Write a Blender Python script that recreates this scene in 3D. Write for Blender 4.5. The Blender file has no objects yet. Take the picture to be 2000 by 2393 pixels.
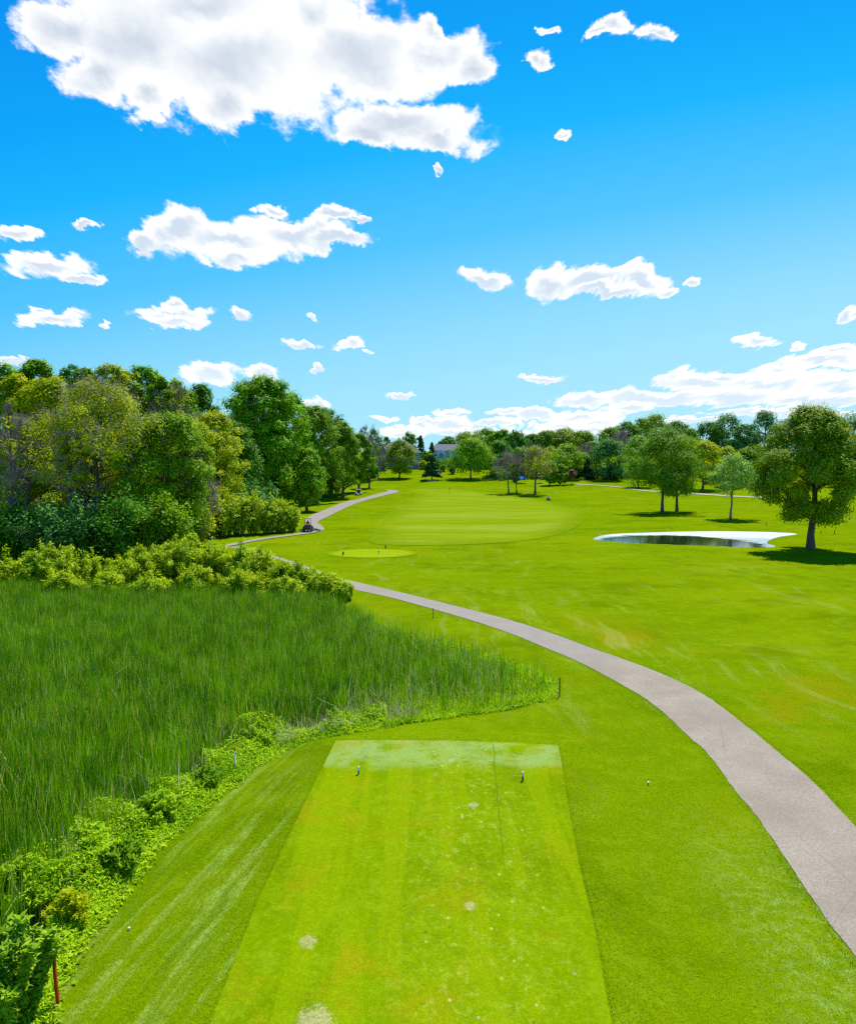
import bpy, bmesh, math, random
import numpy as np
from mathutils import Vector, Matrix
R = math.radians
scene = bpy.context.scene
COL = scene.collection
# ------------------------------------------------------------------ camera, world, sun, exposure
F, U0, V0, HORIZ, CAMZ = 1700.0, 1000.0, 1196.5, 1075.0, 12.0
TH = math.atan((V0-HORIZ)/F)
cam = bpy.data.cameras.new('camera'); camo = bpy.data.objects.new('camera', cam); COL.objects.link(camo)
cam.sensor_fit = 'VERTICAL'; cam.sensor_height = 24; cam.lens = F/2393*24
cam.clip_start = 0.1; cam.clip_end = 9000
camo.location = (0, 0, CAMZ); camo.rotation_euler = (math.pi/2-TH, 0, 0)
scene.camera = camo
SUN_EL, SUN_AZ = R(57), R(24)        # azimuth measured from +Y towards +X
sl = bpy.data.lights.new('sun', 'SUN'); sl.energy = 5.0; sl.angle = R(0.53); sl.color = (1.0, 0.955, 0.87)
so = bpy.data.objects.new('sun', sl); COL.objects.link(so)
sd = Vector((math.sin(SUN_AZ)*math.cos(SUN_EL), math.cos(SUN_AZ)*math.cos(SUN_EL), math.sin(SUN_EL)))
so.rotation_euler = sd.to_track_quat('Z', 'Y').to_euler(); so.location = (0, 0, 80)
vs = scene.view_settings
scene.display_settings.display_device = 'sRGB'
vs.view_transform = 'Standard'; vs.look = 'None'; vs.gamma = 1; vs.exposure = 0.5; vs.use_curve_mapping = False
cy = scene.cycles
cy.max_bounces = 6; cy.diffuse_bounces = 3; cy.glossy_bounces = 3; cy.transmission_bounces = 4
cy.transparent_max_bounces = 4; cy.caustics_reflective = False; cy.caustics_refractive = False
cy.sample_clamp_indirect = 4; cy.use_denoising = False; cy.filter_width = 1.4

def ray(u, v):
    a = (u-U0)/F; b = (V0-v)/F
    return (a, math.cos(TH)+b*math.sin(TH), -math.sin(TH)+b*math.cos(TH))

class NT:
    """tiny node-graph helper"""
    def __init__(s, tree):
        s.t = tree; s.n = tree.nodes; s.l = tree.links
    def put(s, inp, val):
        if val is None: return
        if isinstance(val, bpy.types.NodeSocket): s.l.new(val, inp)
        else: inp.default_value = val
    def m(s, op, a, b=None, c=None, clamp=False):
        n = s.n.new('ShaderNodeMath'); n.operation = op; n.use_clamp = clamp
        for i, x in enumerate((a, b, c)): s.put(n.inputs[i], x) if x is not None else None
        return n.outputs[0]
    def vm(s, op, a, b=None, c=None):
        n = s.n.new('ShaderNodeVectorMath'); n.operation = op
        for i, x in enumerate((a, b, c)): s.put(n.inputs[i], x) if x is not None else None
        return n.outputs['Value'] if op in ('LENGTH', 'DOT_PRODUCT', 'DISTANCE') else n.outputs[0]
    def noise(s, vec, scale, detail=4, rough=0.55, dist=0.0, dims='3D'):
        n = s.n.new('ShaderNodeTexNoise'); n.noise_dimensions = dims
        if vec is not None: s.l.new(vec, n.inputs['Vector'])
        n.inputs['Scale'].default_value = scale; n.inputs['Detail'].default_value = detail
        n.inputs['Roughness'].default_value = rough; n.inputs['Distortion'].default_value = dist
        return n.outputs[0]
    def ss(s, x, a, b):
        n = s.n.new('ShaderNodeMapRange'); n.interpolation_type = 'SMOOTHSTEP'
        s.put(n.inputs[0], x); s.put(n.inputs[1], a); s.put(n.inputs[2], b)
        return n.outputs[0]
    def mix(s, f, a, b, blend='MIX'):
        n = s.n.new('ShaderNodeMix'); n.data_type = 'RGBA'; n.blend_type = blend
        s.put(n.inputs[0], f)
        for i, x in ((6, a), (7, b)):
            s.put(n.inputs[i], x if isinstance(x, bpy.types.NodeSocket) else (*x, 1) if len(x) == 3 else x)
        return n.outputs[2]
    def xyz(s, v):
        n = s.n.new('ShaderNodeSeparateXYZ'); s.l.new(v, n.inputs[0]); return n.outputs
    def comb(s, x, y, z):
        n = s.n.new('ShaderNodeCombineXYZ'); s.put(n.inputs[0], x); s.put(n.inputs[1], y); s.put(n.inputs[2], z); return n.outputs[0]
    def mapping(s, vec, scale=(1, 1, 1), rot=(0, 0, 0), loc=(0, 0, 0)):
        n = s.n.new('ShaderNodeMapping'); s.l.new(vec, n.inputs[0]); n.inputs['Scale'].default_value = scale
        n.inputs['Rotation'].default_value = rot; n.inputs['Location'].default_value = loc
        return n.outputs[0]

# clouds: (cx, cy, rx, ry) measured on a 1755-wide view of the sky, turned into directions below
CLOUDS = [
 (140,55,120,55),(300,70,200,105),(500,125,260,120),(470,215,110,55),(720,120,210,85),(870,110,130,60),(965,145,70,30),
 (830,255,150,42),(760,275,70,30),(900,280,90,28),(420,0,340,80),(640,40,110,70),(210,150,100,48),(300,200,60,35),(880,60,35,30),
 (360,470,75,42),(480,492,180,42),(560,432,40,14),(600,480,120,30),(690,495,85,19),(480,530,75,22),(295,500,40,28),(690,443,50,14),(740,455,30,8),
 (40,480,48,17),(95,548,100,24),(170,572,62,13),(175,457,33,10),(110,655,78,14),(80,636,24,8),(218,670,14,7),(350,645,80,13),(360,660,70,12),(360,628,28,12),
 (487,643,25,11),(645,653,14,6),(615,707,42,10),(718,707,36,13),(760,723,16,5),(430,765,65,20),(540,770,32,20),(648,761,16,6),
 (822,811,28,6),(645,830,32,9),(793,856,28,7),(20,742,40,9),
 (990,572,55,20),(1140,580,65,30),(1210,575,65,30),(1310,578,55,30),(1370,598,38,12),(1250,600,110,12),(1428,572,20,14),
 (1548,702,50,12),(1520,690,24,8),(1745,643,18,15),(1640,712,26,7),(1690,742,100,16),(1720,725,60,12),(1107,773,50,9),
 (1260,45,50,22),(1235,60,30,16),(1345,62,30,20),(1118,115,24,20),(1155,282,18,10),(1132,50,18,9),(905,345,12,9),
 (1430,780,90,20),(1560,790,170,28),(1700,790,110,28),(1350,815,180,17),(1500,812,240,17),(1650,820,160,14),(1200,818,70,15),(1100,850,60,14),(1190,855,90,14),
 (1045,843,40,9),(925,848,34,8),(880,866,40,9),(1020,868,60,10),(1290,838,60,10),(1225,866,44,9),(1600,760,60,14),(1480,766,46,12),(920,870,60,14),(830,885,60,12),(940,886,70,8),(1080,888,90,8),(1150,872,70,8),(1420,860,80,8),(1210,880,120,9),(1600,845,160,8),
]
def build_world():
    w = bpy.data.worlds.new('World'); scene.world = w; w.use_nodes = True
    g = NT(w.node_tree); g.n.clear()
    tc = g.n.new('ShaderNodeTexCoord'); d = tc.outputs['Generated']
    sky = g.n.new('ShaderNodeTexSky'); sky.sky_type = 'NISHITA'; sky.sun_disc = False
    sky.sun_elevation = SUN_EL; sky.sun_rotation = SUN_AZ
    sky.altitude = 200; sky.air_density = 1.0; sky.dust_density = 0.3; sky.ozone_density = 1.5
    x, y, z = g.xyz(d)
    ay = g.m('MAXIMUM', g.m('ABSOLUTE', y), 0.02)
    px = g.m('DIVIDE', x, ay); pz = g.m('DIVIDE', z, ay)
    # deep saturated blue overhead, pale cyan towards the horizon, a little brighter on the sun's side
    t = g.m('SUBTRACT', pz, g.m('MULTIPLY', g.m('MINIMUM', g.m('MAXIMUM', px, -0.8), 0.8), 0.16))
    rmp = g.n.new('ShaderNodeValToRGB'); g.l.new(g.m('MULTIPLY', t, 1.0, clamp=True), rmp.inputs[0])
    stops = ((0.0, (178,235,255)), (0.10, (163,230,255)), (0.165, (146,222,255)), (0.29, (84,199,255)), (0.42, (22,182,255)), (0.52, (3,166,252)), (0.68, (0,148,243)), (1.0, (0,122,220)))
    el = rmp.color_ramp.elements
    lin = lambda c_: ((c_/255+0.055)/1.055)**2.4 if c_ > 10 else c_/255/12.92
    for i, (ps, cl) in enumerate(stops):
        e = el[i] if i < 2 else el.new(ps)
        e.position = ps; e.color = (*[lin(v_)/2**vs.exposure/10 for v_ in cl], 1)
    for i, (ps, cl) in enumerate(stops):
        el[i].position = ps; el[i].color = (*[lin(v_)/2**vs.exposure/10 for v_ in cl], 1)
    skc = g.mix(0.025, g.vm('MULTIPLY', rmp.outputs[0], (100, 100, 100)), g.vm('MULTIPLY', sky.outputs[0], (0.7, 1.0, 1.2)))
    k = g.m('DIVIDE', 1.0, g.m('ADD', g.m('MAXIMUM', pz, 0.0), 0.16))
    q = g.comb(g.m('MULTIPLY', px, k), g.m('MULTIPLY', g.m('LOGARITHM', k, math.e), -1.0), g.m('MULTIPLY', y, 0.0))
    # the puffy edge: warp the direction by a fractal noise whose size shrinks towards the horizon
    wn = g.n.new('ShaderNodeTexNoise'); g.l.new(q, wn.inputs['Vector'])
    wn.inputs['Scale'].default_value = 7.0; wn.inputs['Detail'].default_value = 7; wn.inputs['Roughness'].default_value = 0.62
    off = g.vm('SUBTRACT', wn.outputs[1], (0.5, 0.5, 0.5))
    amp = g.m('MULTIPLY', g.m('DIVIDE', 1.0, k), 0.20)
    sc = g.n.new('ShaderNodeVectorMath'); sc.operation = 'SCALE'; g.l.new(off, sc.inputs[0]); g.l.new(amp, sc.inputs['Scale'])
    p = g.vm('ADD', g.comb(px, pz, 0.0), g.vm('MULTIPLY', sc.outputs[0], (1, 0.75, 0)))
    cur = None
    for cx, cyy, rx, ry in CLOUDS:
        s_ = 2000/1755
        dx, dy, dz = ray(cx*s_, cyy*s_)
        ox, oz = dx/dy, dz/dy
        ax, az = rx*s_*1.06/F/dy, ry*s_*1.12/F
        v = g.vm('MULTIPLY_ADD', p, (1/ax, 1/az, 0), (-ox/ax, -oz/az, 0))
        L = g.vm('LENGTH', v)
        cur = L if cur is None else g.m('SMOOTH_MIN', cur, L, 0.12)
        L2_ = g.vm('LENGTH', g.vm('MULTIPLY_ADD', p, (1/ax, 1/az, 0), (-ox/ax, -oz/az-0.55, 0))); curu = L2_ if cur is L else g.m('SMOOTH_MIN', curu, L2_, 0.12)
    # field is 1 in the middle of a cloud, 0 on its rim
    fld = g.m('SUBTRACT', 1.0, cur)
    n2 = g.noise(q, 15.0, 8, 0.62)
    n3 = g.noise(g.vm('ADD', q, (0, 0.05, 3.3)), 8.0, 6, 0.6)
    n4 = g.noise(g.vm('ADD', q, (2, 0.05, 7.3)), 4.2, 5, 0.55)
    fe = g.m('ADD', fld, g.m('MULTIPLY', g.m('SUBTRACT', n2, 0.5), 1.15))
    mask = g.ss(fe, -0.06, 0.28)
    # wisps: thin half-clear cloud around the rims
    wis = g.m('MULTIPLY', g.ss(g.m('ADD', fld, g.m('MULTIPLY', g.m('SUBTRACT', n3, 0.5), 1.6)), 0.0, 0.5), 0.5)
    mask = g.m('MAXIMUM', mask, g.m('MULTIPLY', wis, g.ss(fld, -0.5, 0.1)))
    low = g.m('SUBTRACT', curu, cur)
    bg0 = g.ss(pz, 0.30, 0.45)
    low = g.m('MULTIPLY', low, g.m('SUBTRACT', 0.75, g.m('MULTIPLY', bg0, 0.65)))
    grey = g.m('ADD', g.m('ADD', g.m('MULTIPLY', fld, 1.0), low), g.m('MULTIPLY', g.m('SUBTRACT', n4, 0.5), g.m('SUBTRACT', 2.0, g.m('MULTIPLY', bg0, 0.5))))
    big = g.ss(pz, 0.02, 0.45)
    grey = g.m('MULTIPLY', g.ss(grey, 0.12, 1.15), g.m('ADD', g.m('MULTIPLY', big, 0.35), 0.6))
    ccol = g.mix(grey, (0.80, 0.80, 0.80), g.mix(big, (0.34, 0.50, 0.66), (0.43, 0.49, 0.57)))
    b1 = g.n.new('ShaderNodeBackground'); b1.inputs['Strength'].default_value = SKY_STR
    g.l.new(skc, b1.inputs[0])
    b2 = g.n.new('ShaderNodeBackground'); b2.inputs['Strength'].default_value = 1.0
    g.l.new(ccol, b2.inputs[0])
    up = g.ss(z, 0.0, 0.01)
    ms = g.n.new('ShaderNodeMixShader'); g.l.new(g.m('MULTIPLY', mask, up), ms.inputs[0])
    g.l.new(b1.outputs[0], ms.inputs[1]); g.l.new(b2.outputs[0], ms.inputs[2])
    o = g.n.new('ShaderNodeOutputWorld'); g.l.new(ms.outputs[0], o.inputs[0])
    w.cycles.sampling_method = 'MANUAL'; w.cycles.sample_map_resolution = 512
SKY_STR = 0.1
build_world()

# ------------------------------------------------------------------ helpers
rng = np.random.default_rng(7)
def tag(o, label=None, cat=None, group=None, kind=None):
    if label: o['label'] = label
    if cat: o['category'] = cat
    if group: o['group'] = group
    if kind: o['kind'] = kind
    return o
def empty(name, loc, rz=0, scale=1):
    o = bpy.data.objects.new(name, None); COL.objects.link(o); o.location = loc
    o.rotation_euler = (0, 0, rz); o.scale = (scale,)*3 if not hasattr(scale, '__len__') else scale
    o.empty_display_size = 0.5
    return o
def mesh_np(name, V, Fc, mat=None, parent=None, smooth=False):
    """V (n,3), Fc list of arrays (m,k) of equal k each"""
    me = bpy.data.meshes.new(name)
    V = np.asarray(V, dtype=np.float32)
    if not isinstance(Fc, (list, tuple)): Fc = [Fc]
    Fc = [np.asarray(f, dtype=np.int32) for f in Fc if len(f)]
    loops = np.concatenate([f.ravel() for f in Fc])
    counts = np.concatenate([np.full(len(f), f.shape[1], dtype=np.int32) for f in Fc])
    me.vertices.add(len(V)); me.vertices.foreach_set('co', V.ravel())
    me.loops.add(len(loops)); me.loops.foreach_set('vertex_index', loops)
    me.polygons.add(len(counts))
    st = np.zeros(len(counts), dtype=np.int32); st[1:] = np.cumsum(counts)[:-1]
    me.polygons.foreach_set('loop_start', st)
    if smooth: me.polygons.foreach_set('use_smooth', np.ones(len(counts), dtype=bool))
    me.update(calc_edges=True); me.validate()
    if mat: me.materials.append(mat)
    o = bpy.data.objects.new(name, me); COL.objects.link(o)
    if parent: o.parent = parent
    return o
class MB:
    """collects boxes, tubes and lathes and builds ONE mesh"""
    def __init__(s): s.bm = bmesh.new()
    def box(s, c, size, rz=0, rx=0, bevel=0, taper=None):
        r = bmesh.ops.create_cube(s.bm, size=1); vs_ = r['verts']
        for v in vs_:
            if taper and v.co.z > 0: v.co.x *= taper; v.co.y *= taper
            v.co = Vector((v.co.x*size[0], v.co.y*size[1], v.co.z*size[2]))
        if bevel:
            es = list({e for v in vs_ for e in v.link_edges})
            r2 = bmesh.ops.bevel(s.bm, geom=es, offset=bevel, segments=2, affect='EDGES', profile=0.5)
            vs_ = list({v for f in r2['faces'] for v in f.verts} | {v for v in vs_ if v.is_valid})
        M = Matrix.Translation(c) @ Matrix.Rotation(rz, 4, 'Z') @ Matrix.Rotation(rx, 4, 'X')
        for v in vs_: v.co = M @ v.co
        return s
    def tube(s, pts, r, n=8, caps=True):
        pts = [Vector(p) for p in pts]; rs = r if hasattr(r, '__len__') else [r]*len(pts)
        rings = []
        for i, p in enumerate(pts):
            t = (pts[min(i+1, len(pts)-1)]-pts[max(i-1, 0)]).normalized()
            a = Vector((0, 0, 1)) if abs(t.z) < 0.9 else Vector((1, 0, 0))
            e1 = t.cross(a).normalized(); e2 = t.cross(e1)
            rings.append([s.bm.verts.new(p+rs[i]*(math.cos(2*math.pi*k/n)*e1+math.sin(2*math.pi*k/n)*e2)) for k in range(n)])
        for A, B in zip(rings, rings[1:]):
            for k in range(n): s.bm.faces.new((A[k], A[(k+1) % n], B[(k+1) % n], B[k]))
        if caps: s.bm.faces.new(rings[0][::-1]); s.bm.faces.new(rings[-1])
        return s
    def poly(s, pts): s.bm.faces.new([s.bm.verts.new(p) for p in pts]); return s
    def prism(s, pts, dirv):
        A = [s.bm.verts.new(p) for p in pts]; B = [s.bm.verts.new(Vector(p)+Vector(dirv)) for p in pts]
        s.bm.faces.new(A); s.bm.faces.new(B[::-1])
        for i in range(len(A)): s.bm.faces.new((A[i], B[i], B[(i+1) % len(A)], A[(i+1) % len(A)]))
        return s
    def build(s, name, mat, parent=None, smooth=False):
        bmesh.ops.recalc_face_normals(s.bm, faces=s.bm.faces)
        me = bpy.data.meshes.new(name); s.bm.to_mesh(me); s.bm.free()
        if smooth:
            me.polygons.foreach_set('use_smooth', np.ones(len(me.polygons), dtype=bool))
        me.materials.append(mat)
        o = bpy.data.objects.new(name, me); COL.objects.link(o)
        if parent: o.parent = parent
        return o

# ------------------------------------------------------------------ terrain
def flat(u, v, z=0.0):
    d = ray(u, v); t = (z-CAMZ)/d[2]
    return (d[0]*t, d[1]*t)
def smooth_closed(P, n=6):
    P = np.array(P, float); out = []; N = len(P)
    for i in range(N):
        p0, p1, p2, p3 = P[(i-1) % N], P[i], P[(i+1) % N], P[(i+2) % N]
        for k in range(n):
            t = k/n
            out.append(0.5*((2*p1)+(-p0+p2)*t+(2*p0-5*p1+4*p2-p3)*t*t+(-p0+3*p1-3*p2+p3)*t**3))
    return np.array(out)
def smooth_open(P, n=6):
    P = np.array(P, float); out = []; N = len(P)
    for i in range(N-1):
        p0, p1, p2, p3 = P[max(i-1, 0)], P[i], P[i+1], P[min(i+2, N-1)]
        for k in range(n):
            t = k/n
            out.append(0.5*((2*p1)+(-p0+p2)*t+(2*p0-5*p1+4*p2-p3)*t*t+(-p0+3*p1-3*p2+p3)*t**3))
    out.append(P[-1]); return np.array(out)
def inside(P, X, Y):
    c = np.zeros(X.shape, bool); N = len(P)
    for i in range(N):
        x1, y1 = P[i]; x2, y2 = P[(i+1) % N]
        if y1 == y2: continue
        c ^= ((y1 > Y) != (y2 > Y)) & (X < (x2-x1)*(Y-y1)/(y2-y1)+x1)
    return c
def sdist(P, X, Y):
    """signed distance, positive inside"""
    d2 = np.full(X.shape, 1e12); N = len(P)
    for i in range(N):
        ax, ay = P[i]; bx, by = P[(i+1) % N]
        ex, ey = bx-ax, by-ay; L = ex*ex+ey*ey+1e-12
        t = np.clip(((X-ax)*ex+(Y-ay)*ey)/L, 0, 1)
        d2 = np.minimum(d2, (X-ax-t*ex)**2+(Y-ay-t*ey)**2)
    return np.sqrt(d2)*np.where(inside(P, X, Y), 1, -1)
def sst(a, b, x):
    t = np.clip((x-a)/(b-a), 0, 1); return t*t*(3-2*t)
WATER_Z = -0.30
POND = smooth_closed([flat(u, v, WATER_Z) for u, v in
    [(1386,1260),(1420,1249),(1500,1245),(1600,1242),(1700,1241.5),(1790,1243),(1862,1247.5),(1822,1254),(1798,1262),(1792,1270),(1812,1277),(1760,1280),(1650,1276),(1560,1273),(1450,1268)]], 5)
MARSH = [flat(u, v) for u, v in
    [(20,2450),(74,2388),(109,2318),(134,2239),(189,2164),(238,2110),(308,2030),(348,1966),(422,1906),(497,1847),(571,1787),(645,1742),(700,1718),
     (820,1695),(939,1675),(1059,1659),(1179,1643),(1258,1625),(1290,1604),(1284,1585),(1240,1562),(1150,1530),(1050,1502),(950,1478),(860,1448),(800,1425),(760,1400),(640,1385),(300,1375),(0,1370),(-300,1370)]]+[(-60, 60), (-60, 14), (-12, 12)]
MARSH = np.array(MARSH)
TEE = [flat(u, v) for u, v in
    [(785,1748),(900,1747.5),(1078,1749.5),(1200,1754),(1303,1760),(1311,1800),(1320.5,1868),(1336,1955),(1352,2045),(1372,2132),(1392,2221),(1420,2387),(1445,2520),(430,2600),(508,2387),(605,2130),(708,1908)]]
TEE = np.array(TEE)
def height(X, Y):
    X = np.asarray(X, float); Y = np.asarray(Y, float)
    yy = np.clip(Y-180-0.02*np.abs(X), 0, None)
    z = np.where(yy < 210, 2.8e-4*yy**2, 12.35+6.0*(1-np.exp(-(yy-210)*0.1176/6.0)))
    und = 0.22*np.sin(X*0.045+1.0)*np.sin(Y*0.037+0.5)+0.10*np.sin(X*0.11+Y*0.07)
    z = z+und*sst(60, 120, Y)
    # low mound under the three trees and soft swell beyond the pond
    z = z+0.9*np.exp(-(((X-36)/9)**2+((Y-243)/7)**2))
    z = z+0.5*np.exp(-(((X-60)/30)**2+((Y-150)/18)**2))
    m = sdist(MARSH, X, Y)
    z = z-0.55*sst(-2.5, 2.0, m)*(1-sst(66, 75, Y))
    t = sdist(TEE, X, Y)
    z = z+0.30*sst(-2.2, -0.1, t)*(1-sst(0, 60, Y-40))
    p = sdist(POND, X, Y)
    z = np.where(p > -4, WATER_Z*sst(-4, -0.4, p)+z*(1-sst(-4, -0.4, p))-0.55*sst(-0.1, 2.0, p)+0.12*(1-sst(-0.6, 0.05, p))*sst(-4, -1.2, p), z)
    return z
def hz(x, y): return float(height(np.array([x]), np.array([y]))[0])
def G(u, v):
    """the ground point seen in direction (u, v)"""
    d = ray(u, v); lo = 8.0; prev = lo
    for t in np.arange(8, 700, 0.0).tolist() if False else []: pass
    ts = np.concatenate([np.arange(8, 60, 0.5), np.arange(60, 700, 2.0)])
    X, Y, Z = d[0]*ts, d[1]*ts, CAMZ+d[2]*ts
    below = Z-height(X, Y)
    i = int(np.argmax(below < 0)) if (below < 0).any() else len(ts)-1
    a, b = ts[i-1], ts[i]
    for _ in range(12):
        mid = (a+b)/2
        if CAMZ+d[2]*mid-hz(d[0]*mid, d[1]*mid) < 0: b = mid
        else: a = mid
    t = (a+b)/2; x, y = d[0]*t, d[1]*t
    return Vector((x, y, hz(x, y)))
def at(u, D):
    """ground point at depth D in the column u"""
    d = ray(u, HORIZ); x = d[0]/d[1]*D
    return Vector((x, D, hz(x, D)))
def ztop(u, v, D):
    d = ray(u, v); return CAMZ+d[2]/d[1]*D
def ppm(D): return F/D*math.cos(TH)

# ------------------------------------------------------------------ materials
def pmat(name, col, rough=0.7, metal=0.0, spec=0.3, coat=0.0):
    m = bpy.data.materials.new(name); m.use_nodes = True
    g = NT(m.node_tree); b = g.n['Principled BSDF']
    tc = g.n.new('ShaderNodeTexCoord')
    n = g.noise(tc.outputs['Object'], 6, 5, 0.6)
    c = g.mix(g.ss(n, 0.3, 0.75), tuple(x*0.88 for x in col), tuple(min(1, x*1.08) for x in col))
    g.l.new(c, b.inputs['Base Color'])
    b.inputs['Roughness'].default_value = rough; b.inputs['Metallic'].default_value = metal
    b.inputs['Specular IOR Level'].default_value = spec; b.inputs['Coat Weight'].default_value = coat
    return m
def leaf_mat(name, c1, c2, rough=0.5, trans=0.45, spec=0.35, c3=None, nscale=0.35):
    m = bpy.data.materials.new(name); m.use_nodes = True
    g = NT(m.node_tree); b = g.n['Principled BSDF']; out = g.n['Material Output']
    geo = g.n.new('ShaderNodeNewGeometry'); tc = g.n.new('ShaderNodeTexCoord'); oi = g.n.new('ShaderNodeObjectInfo')
    n = g.noise(tc.outputs['Object'], nscale, 2, 0.5)
    f = g.m('ADD', g.m('MULTIPLY', geo.outputs['Random Per Island'], 0.62), g.m('MULTIPLY', g.ss(n, 0.36, 0.64), 0.55), clamp=True)
    f = g.m('ADD', f, g.m('MULTIPLY', g.m('SUBTRACT', oi.outputs['Random'], 0.5), 0.35), clamp=True)
    c = g.mix(f, c1, c2)
    if c3: c = g.mix(g.ss(geo.outputs['Random Per Island'], 0.86, 0.95), c, c3)
    g.l.new(c, b.inputs['Base Color']); b.inputs['Roughness'].default_value = max(rough, 0.62)
    b.inputs['Specular IOR Level'].default_value = spec*0.22
    tr = g.n.new('ShaderNodeBsdfTranslucent')
    g.l.new(g.mix(1.0, c, (1.25, 1.25, 0.7), 'MULTIPLY'), tr.inputs[0])
    mx = g.n.new('ShaderNodeMixShader'); mx.inputs[0].default_value = trans*0.75
    g.l.new(b.outputs[0], mx.inputs[1]); g.l.new(tr.outputs[0], mx.inputs[2]); g.l.new(mx.outputs[0], out.inputs[0])
    return m
def bark_mat(name, c1, c2):
    m = bpy.data.materials.new(name); m.use_nodes = True
    g = NT(m.node_tree); b = g.n['Principled BSDF']; tc = g.n.new('ShaderNodeTexCoord')
    n = g.noise(g.mapping(tc.outputs['Object'], (6, 6, 1.2)), 3, 5, 0.65)
    g.l.new(g.mix(g.ss(n, 0.35, 0.68), c1, c2), b.inputs['Base Color']); b.inputs['Roughness'].default_value = 0.9
    bp = g.n.new('ShaderNodeBump'); bp.inputs['Strength'].default_value = 0.6; bp.inputs['Distance'].default_value = 0.05
    g.l.new(n, bp.inputs['Height']); g.l.new(bp.outputs[0], b.inputs['Normal'])
    return m
BARK = bark_mat('bark', (0.055, 0.042, 0.03), (0.16, 0.13, 0.10))
BARKG = bark_mat('grey_bark', (0.12, 0.105, 0.095), (0.27, 0.24, 0.22))
LM = dict(
    yel=leaf_mat('yellow_green_leaves', (0.24, 0.33, 0.002), (0.50, 0.55, 0.003), 0.55, 0.5),
    lime=leaf_mat('lime_leaves', (0.27, 0.40, 0.006), (0.50, 0.60, 0.015), 0.6, 0.5),
    mid=leaf_mat('mid_green_leaves', (0.10, 0.25, 0.004), (0.28, 0.44, 0.004), 0.45, 0.42),
    grn=leaf_mat('fresh_green_leaves', (0.08, 0.28, 0.005), (0.25, 0.48, 0.005), 0.42, 0.42, c3=(0.26, 0.26, 0.01)),
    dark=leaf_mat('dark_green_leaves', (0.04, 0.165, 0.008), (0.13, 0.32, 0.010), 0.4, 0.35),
    oak=leaf_mat('oak_leaves', (0.08, 0.22, 0.005), (0.26, 0.41, 0.004), 0.45, 0.38),
    blue=leaf_mat('blue_green_leaves', (0.045, 0.165, 0.024), (0.15, 0.35, 0.055), 0.4, 0.3),
    maple=leaf_mat('golden_green_leaves', (0.06, 0.20, 0.003), (0.30, 0.40, 0.003), 0.42, 0.34, c3=(0.46, 0.40, 0.02)),
    pale=leaf_mat('pale_leaves', (0.175, 0.350, 0.030), (0.420, 0.578, 0.100), 0.4, 0.35),
    spruce=leaf_mat('spruce_needles', (0.021, 0.088, 0.020), (0.061, 0.175, 0.045), 0.6, 0.1),
    purple=leaf_mat('purple_leaves', (0.175, 0.079, 0.060), (0.350, 0.175, 0.110), 0.6, 0.3),
    twig=leaf_mat('grey_twigs', (0.17, 0.135, 0.11), (0.33, 0.27, 0.23), 0.8, 0.0, 0.1),
    reed=leaf_mat('reed_blades', (0.036, 0.155, 0.001), (0.28, 0.54, 0.004), 0.5, 0.4, c3=(0.52, 0.50, 0.12), nscale=0.8),
    weed=leaf_mat('weed_leaves', (0.17, 0.36, 0.003), (0.46, 0.64, 0.010), 0.5, 0.45, nscale=0.6),
    bush=leaf_mat('glossy_bush_leaves', (0.08, 0.25, 0.006), (0.34, 0.50, 0.015), 0.38, 0.35, 0.55),
    grass=leaf_mat('rough_grass', (0.175, 0.350, 0.002), (0.385, 0.578, 0.004), 0.6, 0.4, nscale=0.2),
)
ROUGH_C = ((0.11, 0.195, 0.0005), (0.195, 0.265, 0.0008), (0.225, 0.205, 0.002))
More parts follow.
